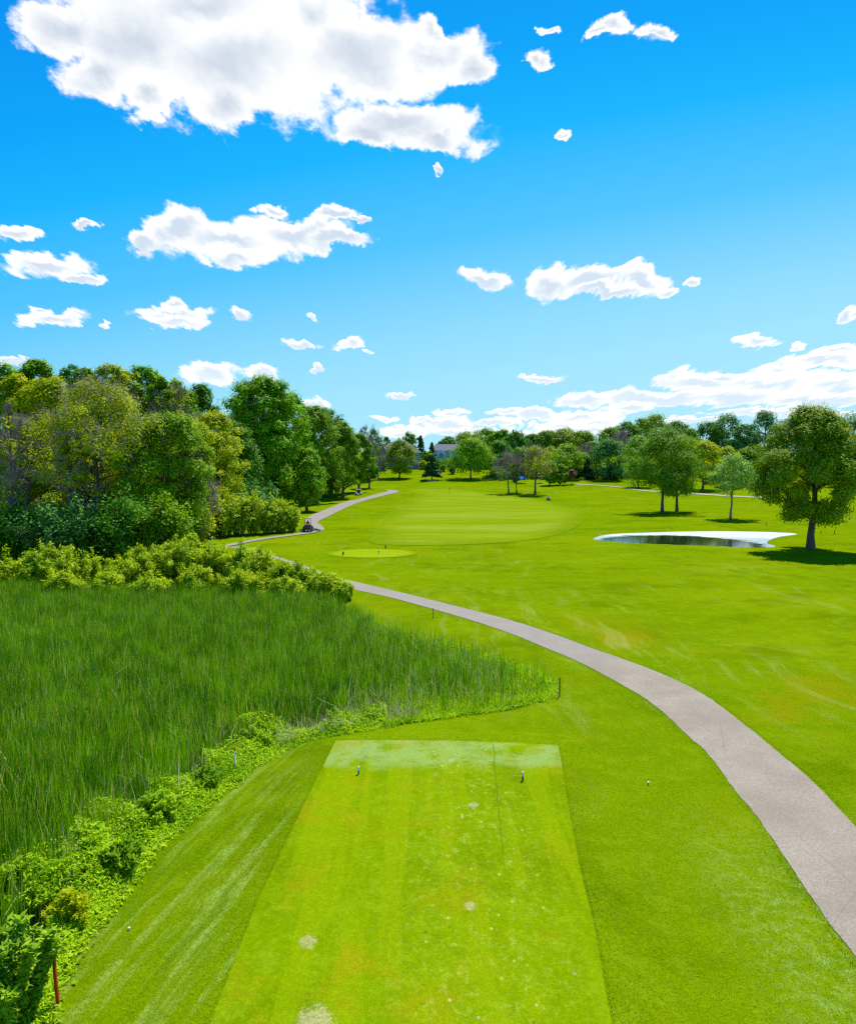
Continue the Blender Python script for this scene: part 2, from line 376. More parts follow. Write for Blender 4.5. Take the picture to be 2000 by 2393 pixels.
def turf_mat(name, base, lite, dry, kind, soft=3.5):
    m = bpy.data.materials.new(name); m.use_nodes = True
    g = NT(m.node_tree); b = g.n['Principled BSDF']; tc = g.n.new('ShaderNodeTexCoord')
    P = tc.outputs['Object']; x, y, z = g.xyz(P)
    big = g.noise(P, 0.05, 4, 0.55); mid = g.noise(P, 0.45, 5, 0.6); fine = g.noise(P, 7, 5, 0.7)
    grain = g.noise(P, 28, 3, 0.8)
    c = g.mix(g.ss(mid, 0.3, 0.7), base, tuple(a*0.86+b_*0.14 for a, b_ in zip(base, lite)))
    c = g.mix(g.m('MULTIPLY', g.ss(big, 0.42, 0.68), 0.55), c, lite)
    c = g.mix(g.m('MULTIPLY', g.ss(g.noise(g.vm('ADD', P, (5, 5, 5)), 1.3, 6, 0.75), 0.46, 0.66), 0.30), c, tuple(a*1.35+0.01 for a in lite))
    c = g.mix(g.m('MULTIPLY', g.ss(g.noise(g.vm('ADD', P, (15, 5, 5)), 0.17, 5, 0.65), 0.52, 0.36), 0.55), c, tuple(a*0.62 for a in base))
    if kind in ('rough', 'fairway'):
        if kind == 'fairway': fbase, flite, fdry = base, lite, dry; base, lite, dry = ROUGH_C; c = g.mix(g.ss(mid, 0.3, 0.7), base, tuple(a*0.86+b_*0.14 for a, b_ in zip(base, lite))); c = g.mix(g.m('MULTIPLY', g.ss(big, 0.42, 0.68), 0.55), c, lite)
        # dry, brownish belt patches and bleached clippings along the mower's swirls
        w = g.n.new('ShaderNodeTexNoise'); g.l.new(P, w.inputs[0]); w.inputs['Scale'].default_value = 0.06; w.inputs['Detail'].default_value = 2
        wp = g.vm('ADD', P, g.vm('MULTIPLY', g.vm('SUBTRACT', w.outputs[1], (0.5,)*3), (9, 9, 0)))
        s1 = g.noise(g.mapping(wp, (1.6, 0.16, 1), (0, 0, R(-35))), 0.55, 5, 0.65)
        s2 = g.noise(g.mapping(wp, (0.12, 1.0, 1), (0, 0, R(10))), 0.4, 5, 0.6)
        patch = g.noise(g.vm('ADD', P, (40, 9, 0)), 0.075, 4, 0.6)
        # bleached belt that follows the far side of the path
        d1 = g.m('ABSOLUTE', g.m('SUBTRACT', g.m('ADD', x, g.m('MULTIPLY', y, 0.62)), 41.5))
        belt = g.m('MULTIPLY', g.ss(d1, 9.0, 1.0), g.m('MULTIPLY', g.ss(y, 24, 34), g.ss(y, 75, 52)))
        pale = g.m('MULTIPLY', g.ss(s1, 0.50, 0.66), g.m('ADD', g.m('MULTIPLY', g.ss(patch, 0.5, 0.66), 0.55), g.m('MULTIPLY', belt, 0.75)))
        c = g.mix(g.m('MULTIPLY', g.ss(s2, 0.42, 0.66), 0.35), c, lite)
        c = g.mix(g.m('MULTIPLY', g.ss(g.noise(g.vm('ADD', P, (7, 70, 0)), 0.12, 5, 0.6), 0.5, 0.7), g.m('ADD', g.m('MULTIPLY', belt, 0.75), 0.28), clamp=True), c, dry)
        c = g.mix(g.m('MULTIPLY', pale, 0.6, clamp=True), c, (0.28, 0.33, 0.07))
        # rings the mower left around the middle of the big lawn
        rx = g.m('SUBTRACT', x, 25.0); ry = g.m('MULTIPLY', g.m('SUBTRACT', y, 64.0), 0.62)
        rr = g.m('SQRT', g.m('ADD', g.m('MULTIPLY', rx, rx), g.m('MULTIPLY', ry, ry)))
        th = g.m('ARCTAN2', ry, rx)
        rn = g.noise(g.comb(g.m('ADD', rr, g.m('MULTIPLY', mid, 3.0)), g.m('MULTIPLY', th, 1.6), 0), 0.85, 5, 0.65)
        zone = g.m('MULTIPLY', g.m('MULTIPLY', g.ss(y, 34, 48), g.ss(y, 150, 96)), g.m('MULTIPLY', g.ss(rr, 6, 12), g.ss(rr, 48, 26)))
        zone = g.m('MULTIPLY', zone, g.m('ADD', 0.15, g.ss(g.noise(g.vm('ADD', P, (31, 2, 0)), 0.09, 5, 0.7), 0.44, 0.62)))
        c = g.mix(g.m('MULTIPLY', g.m('MULTIPLY', g.ss(rn, 0.52, 0.68), zone), 0.42), c, (0.28, 0.34, 0.04))
        c = g.mix(g.m('MULTIPLY', g.m('MULTIPLY', g.ss(rn, 0.48, 0.32), zone), 0.35), c, tuple(a*0.72 for a in base))
        # mown lines on the bank left of the tee
        ang = g.m('ADD', g.m('MULTIPLY', x, 1.0), g.m('MULTIPLY', y, 0.19))
        ang = g.m('SUBTRACT', x, g.m('MULTIPLY', y, 0.235))
        bank = g.m('MULTIPLY', g.ss(g.m('SUBTRACT', x, g.m('MULTIPLY', y, -0.02)), -3.6, -4.6), g.ss(y, 33, 24))
        ln = g.noise(g.comb(g.m('MULTIPLY', g.m('ADD', ang, g.m('MULTIPLY', mid, 0.40)), 1.9), g.m('MULTIPLY', y, 0.10), 0), 1.2, 3, 0.6)
        ln = g.m('MULTIPLY', g.ss(ln, 0.46, 0.62), g.ss(g.noise(P, 0.9, 4, 0.7), 0.3, 0.6))
        ln = g.m('MULTIPLY', ln, g.m('ADD', 0.35, g.m('MULTIPLY', g.ss(g.noise(P, 9, 4, 0.8), 0.4, 0.6), 0.65)))
        c = g.mix(g.m('MULTIPLY', g.m('MULTIPLY', ln, bank), 0.8), c, (0.31, 0.42, 0.09))
        dk = g.noise(g.comb(g.m('ADD', g.m('MULTIPLY', ang, 1.6), g.m('MULTIPLY', mid, 1.5)), g.m('MULTIPLY', y, 0.12), 4), 1.0, 3, 0.6)
        c = g.mix(g.m('MULTIPLY', g.m('MULTIPLY', g.ss(dk, 0.50, 0.66), bank), 0.6), c, (0.075, 0.155, 0.001))
        # bleached flecks right of the tee
        rt = g.m('MULTIPLY', g.ss(x, 7.0, 9.0), g.ss(y, 26, 18))
        c = g.mix(g.m('MULTIPLY', g.m('MULTIPLY', rt, g.ss(g.noise(P, 2.6, 7, 0.9), 0.47, 0.62)), 0.62), c, (0.29, 0.41, 0.10))
        # worn dirt-brown ground under reeds
    elif kind == 'tee':
        ps = g.noise(g.mapping(P, (1.6, 0.12, 1), (0, 0, R(-6))), 0.9, 3, 0.5)
        c = g.mix(g.m('MULTIPLY', g.ss(ps, 0.46, 0.56), 0.65), c, lite)
        top = g.ss(g.m('ADD', y, g.m('MULTIPLY', g.noise(P, 0.7, 4, 0.6), 2.2)), 27.7, 28.6)
        c = g.mix(g.m('MULTIPLY', g.m('MULTIPLY', top, g.ss(g.noise(P, 0.75, 5, 0.7), 0.38, 0.56)), 0.55), c, (0.28, 0.41, 0.15))
        c = g.mix(g.m('MULTIPLY', g.ss(g.noise(P, 0.42, 6, 0.7), 0.50, 0.68), 0.55), c, dry)
        # worn middle: divots filled with sand, small pits and yellowed scars
        wear = g.m('MULTIPLY', g.ss(g.m('ABSOLUTE', g.m('SUBTRACT', x, 1.3)), 3.0, 0.9), g.ss(g.noise(P, 0.6, 4, 0.6), 0.28, 0.48))
        c = g.mix(g.m('MULTIPLY', g.m('MULTIPLY', wear, g.ss(g.noise(g.mapping(P, (1, 0.8, 1)), 4.0, 5, 0.8), 0.52, 0.66)), 0.55), c, (0.33, 0.42, 0.05))
        c = g.mix(g.m('MULTIPLY', g.m('MULTIPLY', wear, g.ss(g.noise(g.vm('ADD', P, (9, 9, 9)), 5.0, 5, 0.8), 0.54, 0.66)), 0.5), c, (0.08, 0.15, 0.003))
        for sc_, thr, colr, amt in ((1.0, 0.065, (0.50, 0.42, 0.26), 0.9), (2.0, 0.13, (0.46, 0.42, 0.06), 0.8), (1.6, 0.075, (0.50, 0.44, 0.14), 0.8), (3.1, 0.14, (0.06, 0.10, 0.01), 0.7)):
            vo = g.n.new('ShaderNodeTexVoronoi'); vo.inputs['Scale'].default_value = sc_
            g.l.new(g.vm('MULTIPLY', g.vm('ADD', P, (sc_, sc_*3, 0)), (1, 0.75, 0)), vo.inputs[0])
            cs = g.xyz(vo.outputs['Color'])
            spot = g.m('MULTIPLY', g.ss(g.m('ADD', vo.outputs['Distance'], g.m('MULTIPLY', g.m('SUBTRACT', fine, 0.5), 0.12)), thr, thr*0.5), g.m('LESS_THAN', cs[0], 0.5))
            c = g.mix(g.m('MULTIPLY', g.m('MULTIPLY', spot, wear), amt), c, colr)
        # bare sandy scars, each of its own place
        for sx, sy, r1 in ((1.52, 23.9, 0.22), (1.1, 18.3, 0.16), (-2.35, 14.35, 0.42), (0.9, 27.6, 0.12), (-2.9, 16.9, 0.22)):
            dd = g.vm('LENGTH', g.vm('MULTIPLY', g.vm('SUBTRACT', P, (sx, sy, 0)), (1, 0.8, 0)))
            sp = g.ss(g.m('ADD', dd, g.m('MULTIPLY', g.m('SUBTRACT', g.noise(P, 5, 5, 0.85), 0.5), r1*3.0)), r1, r1*0.6)
            c = g.mix(g.m('MULTIPLY', g.m('MULTIPLY', sp, g.ss(g.noise(P, 14, 4, 0.8), 0.30, 0.60)), 0.85), c, (0.44, 0.36, 0.20))
        # thin sunken seam
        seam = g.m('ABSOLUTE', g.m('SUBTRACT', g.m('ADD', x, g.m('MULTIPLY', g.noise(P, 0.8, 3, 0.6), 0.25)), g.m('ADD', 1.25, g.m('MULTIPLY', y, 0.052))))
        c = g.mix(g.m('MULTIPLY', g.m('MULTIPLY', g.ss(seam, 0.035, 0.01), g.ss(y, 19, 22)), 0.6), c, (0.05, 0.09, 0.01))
    if kind == 'fairway':
        crough = c; base, lite, dry = fbase, flite, fdry; c = g.mix(g.ss(mid, 0.3, 0.7), base, tuple(a*0.86+b_*0.14 for a, b_ in zip(base, lite)))
        fx = g.m('ADD', y, g.m('MULTIPLY', g.noise(P, 0.03, 2, 0.5), 30))
        st = g.noise(g.comb(g.m('MULTIPLY', x, 0.012), g.m('MULTIPLY', fx, 0.13), 0), 2.0, 4, 0.6)
        c = g.mix(g.m('MULTIPLY', g.ss(st, 0.4, 0.62), 0.75), c, lite)
        c = g.mix(g.m('MULTIPLY', g.ss(g.noise(g.mapping(P, (0.3, 1, 1)), 0.06, 4, 0.6), 0.5, 0.68), 0.5), c, dry)
    if kind == 'fairway':
        at_ = g.n.new('ShaderNodeAttribute'); at_.attribute_name = 'rim'
        rim = g.m('ADD', at_.outputs['Fac'], g.m('MULTIPLY', g.m('SUBTRACT', g.noise(P, 0.5, 4, 0.6), 0.5), soft*0.9))
        c = g.mix(g.m('MULTIPLY', g.ss(rim, 0.0, soft), 0.85), crough, c)
    c = g.mix(g.m('MULTIPLY', g.ss(fine, 0.42, 0.68), 0.26), c, tuple(a*1.5 for a in lite))
    c = g.mix(g.m('MULTIPLY', g.ss(grain, 0.62, 0.4), 0.35), c, tuple(a*0.45 for a in base))
    g.l.new(c, b.inputs['Base Color']); b.inputs['Roughness'].default_value = 0.85; b.inputs['Specular IOR Level'].default_value = 0.0
    b.inputs['Sheen Weight'].default_value = 0.0
    bp = g.n.new('ShaderNodeBump'); bp.inputs['Strength'].default_value = 0.55 if kind != 'tee' else 0.25; bp.inputs['Distance'].default_value = 0.05
    g.l.new(g.m('ADD', fine, g.m('MULTIPLY', grain, 0.6)), bp.inputs['Height']); g.l.new(bp.outputs[0], b.inputs['Normal'])
    return m
M_ROUGH = turf_mat('rough_turf', *ROUGH_C, 'rough')
M_TEE = turf_mat('tee_turf', (0.132, 0.225, 0.0005), (0.20, 0.285, 0.0015), (0.29, 0.22, 0.004), 'tee')
M_FAIR = turf_mat('fairway_turf', (0.155, 0.235, 0.0008), (0.24, 0.31, 0.015), (0.31, 0.37, 0.06), 'fairway', 7.0)
def path_mat():
    m = bpy.data.materials.new('path_asphalt'); m.use_nodes = True
    g = NT(m.node_tree); b = g.n['Principled BSDF']; tc = g.n.new('ShaderNodeTexCoord'); P = tc.outputs['Object']
    big = g.noise(P, 0.35, 5, 0.6); gr = g.noise(P, 22, 4, 0.8); x, y, z = g.xyz(P)
    c = g.mix(g.ss(big, 0.3, 0.7), (0.275, 0.232, 0.165), (0.375, 0.322, 0.235))
    c = g.mix(g.m('MULTIPLY', g.ss(y, 40, 46), 0.6), c, (0.29, 0.27, 0.25))
    c = g.mix(g.m('MULTIPLY', g.ss(gr, 0.35, 0.62), 0.7), c, (0.17, 0.14, 0.11))
    c = g.mix(g.m('MULTIPLY', g.ss(g.noise(g.vm('ADD', P, (3, 3, 3)), 30, 2, 0.7), 0.60, 0.72), 0.6), c, (0.50, 0.46, 0.42))
    vo = g.n.new('ShaderNodeTexVoronoi'); vo.feature = 'DISTANCE_TO_EDGE'; vo.inputs['Scale'].default_value = 0.16
    g.l.new(g.vm('ADD', P, g.vm('MULTIPLY', g.vm('SUBTRACT', g.n.new('ShaderNodeTexNoise').outputs[1], (0.5,)*3), (0.5, 0.5, 0))), vo.inputs[0])
    c = g.mix(g.m('MULTIPLY', g.ss(vo.outputs['Distance'], 0.0032, 0.001), 0.35), c, (0.16, 0.14, 0.12))
    g.l.new(c, b.inputs['Base Color']); b.inputs['Roughness'].default_value = 0.9; b.inputs['Specular IOR Level'].default_value = 0.08
    bp = g.n.new('ShaderNodeBump'); bp.inputs['Strength'].default_value = 0.4; bp.inputs['Distance'].default_value = 0.01
    g.l.new(gr, bp.inputs['Height']); g.l.new(bp.outputs[0], b.inputs['Normal'])
    return m
M_PATH = path_mat()
def mud_mat():
    m = bpy.data.materials.new('marsh_litter'); m.use_nodes = True
    g = NT(m.node_tree); b = g.n['Principled BSDF']; tc = g.n.new('ShaderNodeTexCoord'); P = tc.outputs['Object']
    c = g.mix(g.ss(g.noise(P, 0.30, 5, 0.6), 0.42, 0.56), (0.07, 0.15, 0.008), (0.33, 0.27, 0.15))
    c = g.mix(g.ss(g.noise(P, 6, 4, 0.7), 0.4, 0.7), c, (0.14, 0.26, 0.01))
    g.l.new(c, b.inputs['Base Color']); b.inputs['Roughness'].default_value = 1
    return m
M_MUD = mud_mat()

# ------------------------------------------------------------------ ground sheet
ys = [-60.0]
while ys[-1] < 3600:
    yv = ys[-1]
    st = 1.0 if yv < 8 else 0.5 if yv < 60 else 0.8 if yv < 125 else 2.0 if yv < 420 else (yv-400)*0.12
    ys.append(yv+st)
ys = np.array(ys); S = np.linspace(-1, 1, 420); S = 0.35*S+0.65*S**3
YY, SS = np.meshgrid(ys, S, indexing='ij'); XX = SS*1.5*(YY+130)
ZZ = height(XX.ravel(), YY.ravel()).reshape(XX.shape)
def grid_faces(nr, nc):
    i = np.arange(nr*nc).reshape(nr, nc)
    return np.stack([i[:-1, :-1].ravel(), i[:-1, 1:].ravel(), i[1:, 1:].ravel(), i[1:, :-1].ravel()], 1)
gr = mesh_np('ground', np.stack([XX.ravel(), YY.ravel(), ZZ.ravel()], 1), grid_faces(*XX.shape), M_ROUGH, smooth=True)
tag(gr, 'mown green rough grass spreading over the whole course', kind='structure')

def sheet(name, poly, lift, mat, cell=0.5, rim=True):
    """a sheet that follows the ground inside a polygon: clipped grid with a triangulated rim"""
    poly = np.array(poly); bm = bmesh.new()
    vsx = [bm.verts.new((p[0], p[1], 0)) for p in poly]
    f = bm.faces.new(vsx)
    x0, y0 = poly.min(0); x1, y1 = poly.max(0)
    for ax, a0, a1, nrm in ((0, x0, x1, (1, 0, 0)), (1, y0, y1, (0, 1, 0))):
        a = a0+cell
        while a < a1:
            co = (a, 0, 0) if ax == 0 else (0, a, 0)
            bmesh.ops.bisect_plane(bm, geom=bm.verts[:]+bm.edges[:]+bm.faces[:], plane_co=co, plane_no=nrm)
            a += cell
    bmesh.ops.triangulate(bm, faces=[f for f in bm.faces if len(f.verts) > 4])
    V = np.array([v.co[:] for v in bm.verts]); Z = height(V[:, 0], V[:, 1])+lift
    for v, z in zip(bm.verts, Z): v.co.z = z
    for f in bm.faces:
        f.smooth = True
    bmesh.ops.recalc_face_normals(bm, faces=bm.faces)
    if bm.faces and sum(f.normal.z for f in bm.faces) < 0: bmesh.ops.reverse_faces(bm, faces=bm.faces)
    me = bpy.data.meshes.new(name); bm.to_mesh(me); bm.free(); me.materials.append(mat)
    at_ = me.attributes.new('rim', 'FLOAT', 'POINT'); V = np.array([v.co[:] for v in me.vertices])
    at_.data.foreach_set('value', np.clip(sdist(poly, V[:, 0], V[:, 1]), 0, 20).astype(np.float32))
    o = bpy.data.objects.new(name, me); COL.objects.link(o); return o
def wob(P, amp, fr, seed):
    """ragged edge: shift resampled outline points by a little noise"""
    r = np.random.default_rng(seed); out = []
    N = len(P)
    for i in range(N):
        a, b = P[i], P[(i+1) % N]; L = np.hypot(*(b-a)); n = max(1, int(L/fr))
        for k in range(n):
            p = a+(b-a)*k/n; out.append(p+r.normal(0, amp, 2))
    return np.array(out)
tee = sheet('tee_box', TEE, 0.035, M_TEE, 1.0); tag(tee, 'close-mown light green tee box in the foreground', kind='structure')
FT = [(870+105*math.cos(t), 1292+11*math.sin(t)) for t in np.linspace(0, 2*math.pi, 28, endpoint=False)]
ft = sheet('forward_tee', [flat(u-4*math.sin((v-1292)/5), v) for u, v in FT], 0.03, turf_mat('forward_tee_turf', (0.22, 0.32, 0.003), (0.29, 0.37, 0.01), (0.36, 0.35, 0.04), 'fairway', 1.2), 1.0)
tag(ft, 'small oval light green forward tee', kind='structure')
FW = [(868,1270),(872,1245),(885,1215),(925,1185),(965,1163),(968,1152),(945,1145),(1000,1142),(1100,1145),(1190,1158),(1290,1172),(1345,1190),(1368,1210),(1330,1240),(1250,1260),(1150,1270),(1000,1275)]
FWP = smooth_closed([G(u, v).xy for u, v in FW], 4)
fw = sheet('fairway', FWP, 0.035, M_FAIR, 2.0); tag(fw, 'pale green striped fairway leading to the far trees', kind='structure')
def strip(name, Lp, Rp, lift, mat, n=5, px=True, amp=0.04, across=8, smooth_w=0):
    if px: Lp = [G(u, v).xy for u, v in Lp]; Rp = [G(u, v).xy for u, v in Rp]
    A = smooth_open(Lp, n); B = smooth_open(Rp, n)
    def res(P, m):
        P = np.array(P); s = np.r_[0, np.cumsum(np.hypot(*np.diff(P, axis=0).T))]; t = np.linspace(0, s[-1], m)
        return np.stack([np.interp(t, s, P[:, 0]), np.interp(t, s, P[:, 1])], 1)
    L = np.hypot(*np.diff(A, axis=0).T).sum(); m = int(L/0.35)+2
    # match by parameter rather than by length so both rims stay abreast
    def par(P, m):
        P = np.array(P); t = np.linspace(0, len(P)-1, m); i = np.arange(len(P))
        return np.stack([np.interp(t, i, P[:, 0]), np.interp(t, i, P[:, 1])], 1)
    A = par(A, m); B = par(B, m); r = np.random.default_rng(3)
    dA = np.convolve(r.normal(0, 1, m), np.ones(3)/3, 'same')*amp; dB = np.convolve(r.normal(0, 1, m), np.ones(3)/3, 'same')*amp
    if px and smooth_w:
        for _ in range(3):
            for Q in (A, B): Q[smooth_w:-smooth_w] = np.stack([np.convolve(Q[:, i], np.ones(2*smooth_w+1)/(2*smooth_w+1), 'valid') for i in (0, 1)], 1)
    D = (B-A)/(np.linalg.norm(B-A, axis=1)[:, None]+1e-6)
    A = A+D*dA[:, None]; B = B+D*dB[:, None]
    t = np.linspace(0, 1, across)[None, :, None]
    P = A[:, None]*(1-t)+B[:, None]*t
    X, Y = P[..., 0].ravel(), P[..., 1].ravel()
    Z = height(X, Y)+lift
    o = mesh_np(name, np.stack([X, Y, Z], 1), grid_faces(m, across), mat, smooth=True)
    return tag(o, kind='structure')
LOW = [(525,1279),(590,1287),(700,1325),(786,1364),(824,1377.5),(899,1393),(995,1419),(1099,1449),(1199,1483),(1300,1525),(1360,1551),(1420,1583),(1499,1627),(1555,1671),(1599,1714.6),(1647,1754.5),(1687,1806),(1723,1858),(1763,1900),(1869,2063),(2010,2258),(2200,2500)]
UPP = [(560,1277),(640,1298),(720,1325),(770,1344),(800,1353),(899,1375.5),(995,1399),(1099,1425),(1199,1451),(1305,1486),(1380,1515),(1440,1535),(1530,1568),(1610,1604),(1670,1641),(1725,1683),(1779,1726.5),(1835,1774),(1890,1818),(2020,1955),(2200,2150),(2500,2400)]
tag(strip('path', LOW, UPP, 0.022, M_PATH, smooth_w=4), 'grey asphalt cart path curving from lower right to the marsh shrubs')
L2 = [(525,1280),(607,1263.5),(685,1252.5),(732,1246),(757,1239),(752,1229),(742,1221),(763,1210),(810,1187),(842,1174),(889,1161),(931,1150),(926,1146)]
U2 = [(525,1274.5),(607,1259),(685,1249),(718,1243),(722,1237),(718,1228),(714,1215),(730,1204),(795,1177),(842,1165.5),(880,1155),(906,1148),(898,1144)]
tag(strip('path', L2, U2, 0.09, M_PATH, amp=0.06), 'grey asphalt cart path bending past the mower towards the far trees')
tag(strip('path', [(1345,1133),(1430,1138),(1500,1148),(1560,1152),(1640,1157),(1720,1162),(1800,1165)], [(1345,1131),(1430,1136.2),(1500,1145.5),(1560,1149.5),(1640,1154),(1720,1159),(1800,1162)], 0.12, pmat('pale_path', (0.33, 0.31, 0.20), 0.9, spec=0.0), amp=0.05), 'thin pale cart path crossing below the far right trees')
def inset(P, d):
    out = []
    for i in range(len(P)):
        a, b_, c_ = P[i-1], P[i], P[(i+1) % len(P)]
        n1 = np.array([-(b_-a)[1], (b_-a)[0]]); n2 = np.array([-(c_-b_)[1], (c_-b_)[0]])
        n = n1/np.linalg.norm(n1)+n2/np.linalg.norm(n2); n /= np.linalg.norm(n)+1e-9
        out.append(b_+n*d if inside(P, np.array([(b_+n*0.05)[0]]), np.array([(b_+n*0.05)[1]]))[0] else b_-n*d)
    return np.array(out)
mud = sheet('marsh_floor', inset(MARSH, 0.8), 0.03, M_MUD, 1.5); tag(mud, 'pale litter and mud between the reeds', kind='structure')

# pond
def water_mat():
    m = bpy.data.materials.new('pond_water'); m.use_nodes = True
    g = NT(m.node_tree); b = g.n['Principled BSDF']; out = g.n['Material Output']; tc = g.n.new('ShaderNodeTexCoord'); P = tc.outputs['Object']
    b.inputs['Base Color'].default_value = (0.012, 0.018, 0.008, 1); b.inputs['Roughness'].default_value = 0.04; b.inputs['IOR'].default_value = 1.33; b.inputs['Specular IOR Level'].default_value = 0.2
    bp = g.n.new('ShaderNodeBump'); bp.inputs['Strength'].default_value = 0.12; bp.inputs['Distance'].default_value = 0.02
    g.l.new(g.noise(g.mapping(P, (0.5, 1.5, 1)), 2.2, 3, 0.5), bp.inputs['Height']); g.l.new(bp.outputs[0], b.inputs['Normal'])
    # floating pale film along the far side; sky-reflecting ripples painted pale at both ends
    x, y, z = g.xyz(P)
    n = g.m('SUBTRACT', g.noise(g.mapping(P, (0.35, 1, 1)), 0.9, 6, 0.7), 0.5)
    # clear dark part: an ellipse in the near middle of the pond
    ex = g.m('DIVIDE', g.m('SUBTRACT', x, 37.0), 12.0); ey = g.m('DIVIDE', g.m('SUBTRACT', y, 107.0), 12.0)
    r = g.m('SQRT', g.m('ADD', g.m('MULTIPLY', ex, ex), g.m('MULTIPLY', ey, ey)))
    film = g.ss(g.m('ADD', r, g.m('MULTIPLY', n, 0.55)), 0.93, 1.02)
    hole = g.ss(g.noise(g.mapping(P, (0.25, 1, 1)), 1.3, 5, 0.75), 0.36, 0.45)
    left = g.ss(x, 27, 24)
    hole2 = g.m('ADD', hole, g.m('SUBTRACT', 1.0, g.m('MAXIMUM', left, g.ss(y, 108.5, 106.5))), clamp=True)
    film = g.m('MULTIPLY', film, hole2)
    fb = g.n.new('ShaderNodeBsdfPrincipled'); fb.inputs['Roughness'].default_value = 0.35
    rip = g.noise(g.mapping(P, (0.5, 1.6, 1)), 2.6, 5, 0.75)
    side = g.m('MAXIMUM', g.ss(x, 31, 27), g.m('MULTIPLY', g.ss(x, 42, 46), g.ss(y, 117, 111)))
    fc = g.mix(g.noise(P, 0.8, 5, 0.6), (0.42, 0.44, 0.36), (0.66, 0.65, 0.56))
    fc = g.mix(g.m('MULTIPLY', side, g.ss(rip, 0.34, 0.60)), fc, (0.12, 0.20, 0.24))  # bluish ripple pattern at the ends, reflections put into the colour
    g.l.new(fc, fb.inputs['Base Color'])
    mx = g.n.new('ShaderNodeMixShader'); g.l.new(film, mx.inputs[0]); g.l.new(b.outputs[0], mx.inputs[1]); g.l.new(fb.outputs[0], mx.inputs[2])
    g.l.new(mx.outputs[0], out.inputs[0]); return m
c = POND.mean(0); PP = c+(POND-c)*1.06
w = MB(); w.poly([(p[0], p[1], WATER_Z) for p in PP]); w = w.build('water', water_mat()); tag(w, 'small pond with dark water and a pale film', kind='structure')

# ------------------------------------------------------------------ trees
def leaves_mesh(C, N, size, rg, aspect=1.0, fold=0.25, axis=None, jitter=0.35):
    """diamond leaves at centres C with normals N; axis = preferred long direction"""
    n = len(C); N = N+rg.normal(0, jitter, (n, 3)); N /= np.linalg.norm(N, axis=1)[:, None]+1e-9
    A = rg.normal(0, 1, (n, 3)) if axis is None else axis+rg.normal(0, 0.35, (n, 3))
    A = A-(A*N).sum(1)[:, None]*N; A /= np.linalg.norm(A, axis=1)[:, None]+1e-9
    B = np.cross(N, A)
    s = size*rg.uniform(0.6, 1.35, n)[:, None]
    V = np.stack([C-A*s*0.5*aspect, C+B*s*0.42-N*s*fold*0.3, C+A*s*0.5*aspect, C-B*s*0.42-N*s*fold*0.3], 1).reshape(-1, 3)
    return V, np.arange(4*n).reshape(n, 4)
def tubes(paths, sides=5):
    """paths: list of (pts (k,3), radii (k)) -> one vertex/face set"""
    VV, FF, off = [], [], 0
    for P, r in paths:
        P = np.asarray(P, float); k = len(P)
        T = np.gradient(P, axis=0); T /= np.linalg.norm(T, axis=1)[:, None]+1e-9
        a = np.where(np.abs(T[:, 2:3]) < 0.9, np.array([[0, 0, 1.0]]), np.array([[1.0, 0, 0]]))
        e1 = np.cross(T, a); e1 /= np.linalg.norm(e1, axis=1)[:, None]+1e-9; e2 = np.cross(T, e1)
        ph = np.arange(sides)*2*np.pi/sides
        ring = P[:, None]+np.asarray(r)[:, None, None]*(np.cos(ph)[None, :, None]*e1[:, None]+np.sin(ph)[None, :, None]*e2[:, None])
        VV.append(ring.reshape(-1, 3))
        i = np.arange(k*sides).reshape(k, sides); j = np.roll(i, -1, 1)
        FF.append(np.stack([i[:-1].ravel(), j[:-1].ravel(), j[1:].ravel(), i[1:].ravel()], 1)+off); off += k*sides
    return np.concatenate(VV), np.concatenate(FF)
def bez(a, b, c, n):
    t = np.linspace(0, 1, n)[:, None]; return (1-t)**2*a+2*t*(1-t)*b+t*t*c
def profile(shape, t):
    if shape == 'cone': return np.clip((1-t)**0.9*1.0+0.02, 0, 1)*np.clip(t*9+0.35, 0, 1)
    if shape == 'oval': return np.sqrt(np.clip(1-(2*t-1)**2, 0, 1))**0.75
    if shape == 'dome': return np.sqrt(np.clip(1-np.clip((t-0.35)/0.65, 0, 1)**2, 0, 1))*np.clip(0.62+t*1.1, 0, 1)
    if shape == 'vase': return np.clip(0.25+1.05*t, 0, 1)*np.sqrt(np.clip(1-np.clip((t-0.6)/0.4, 0, 1)**2, 0, 1))
    if shape == 'column': return np.sqrt(np.clip(1-np.clip((t-0.75)/0.25, 0, 1)**2, 0, 1))*np.clip(0.5+t*2, 0, 1)
    return np.ones_like(t)
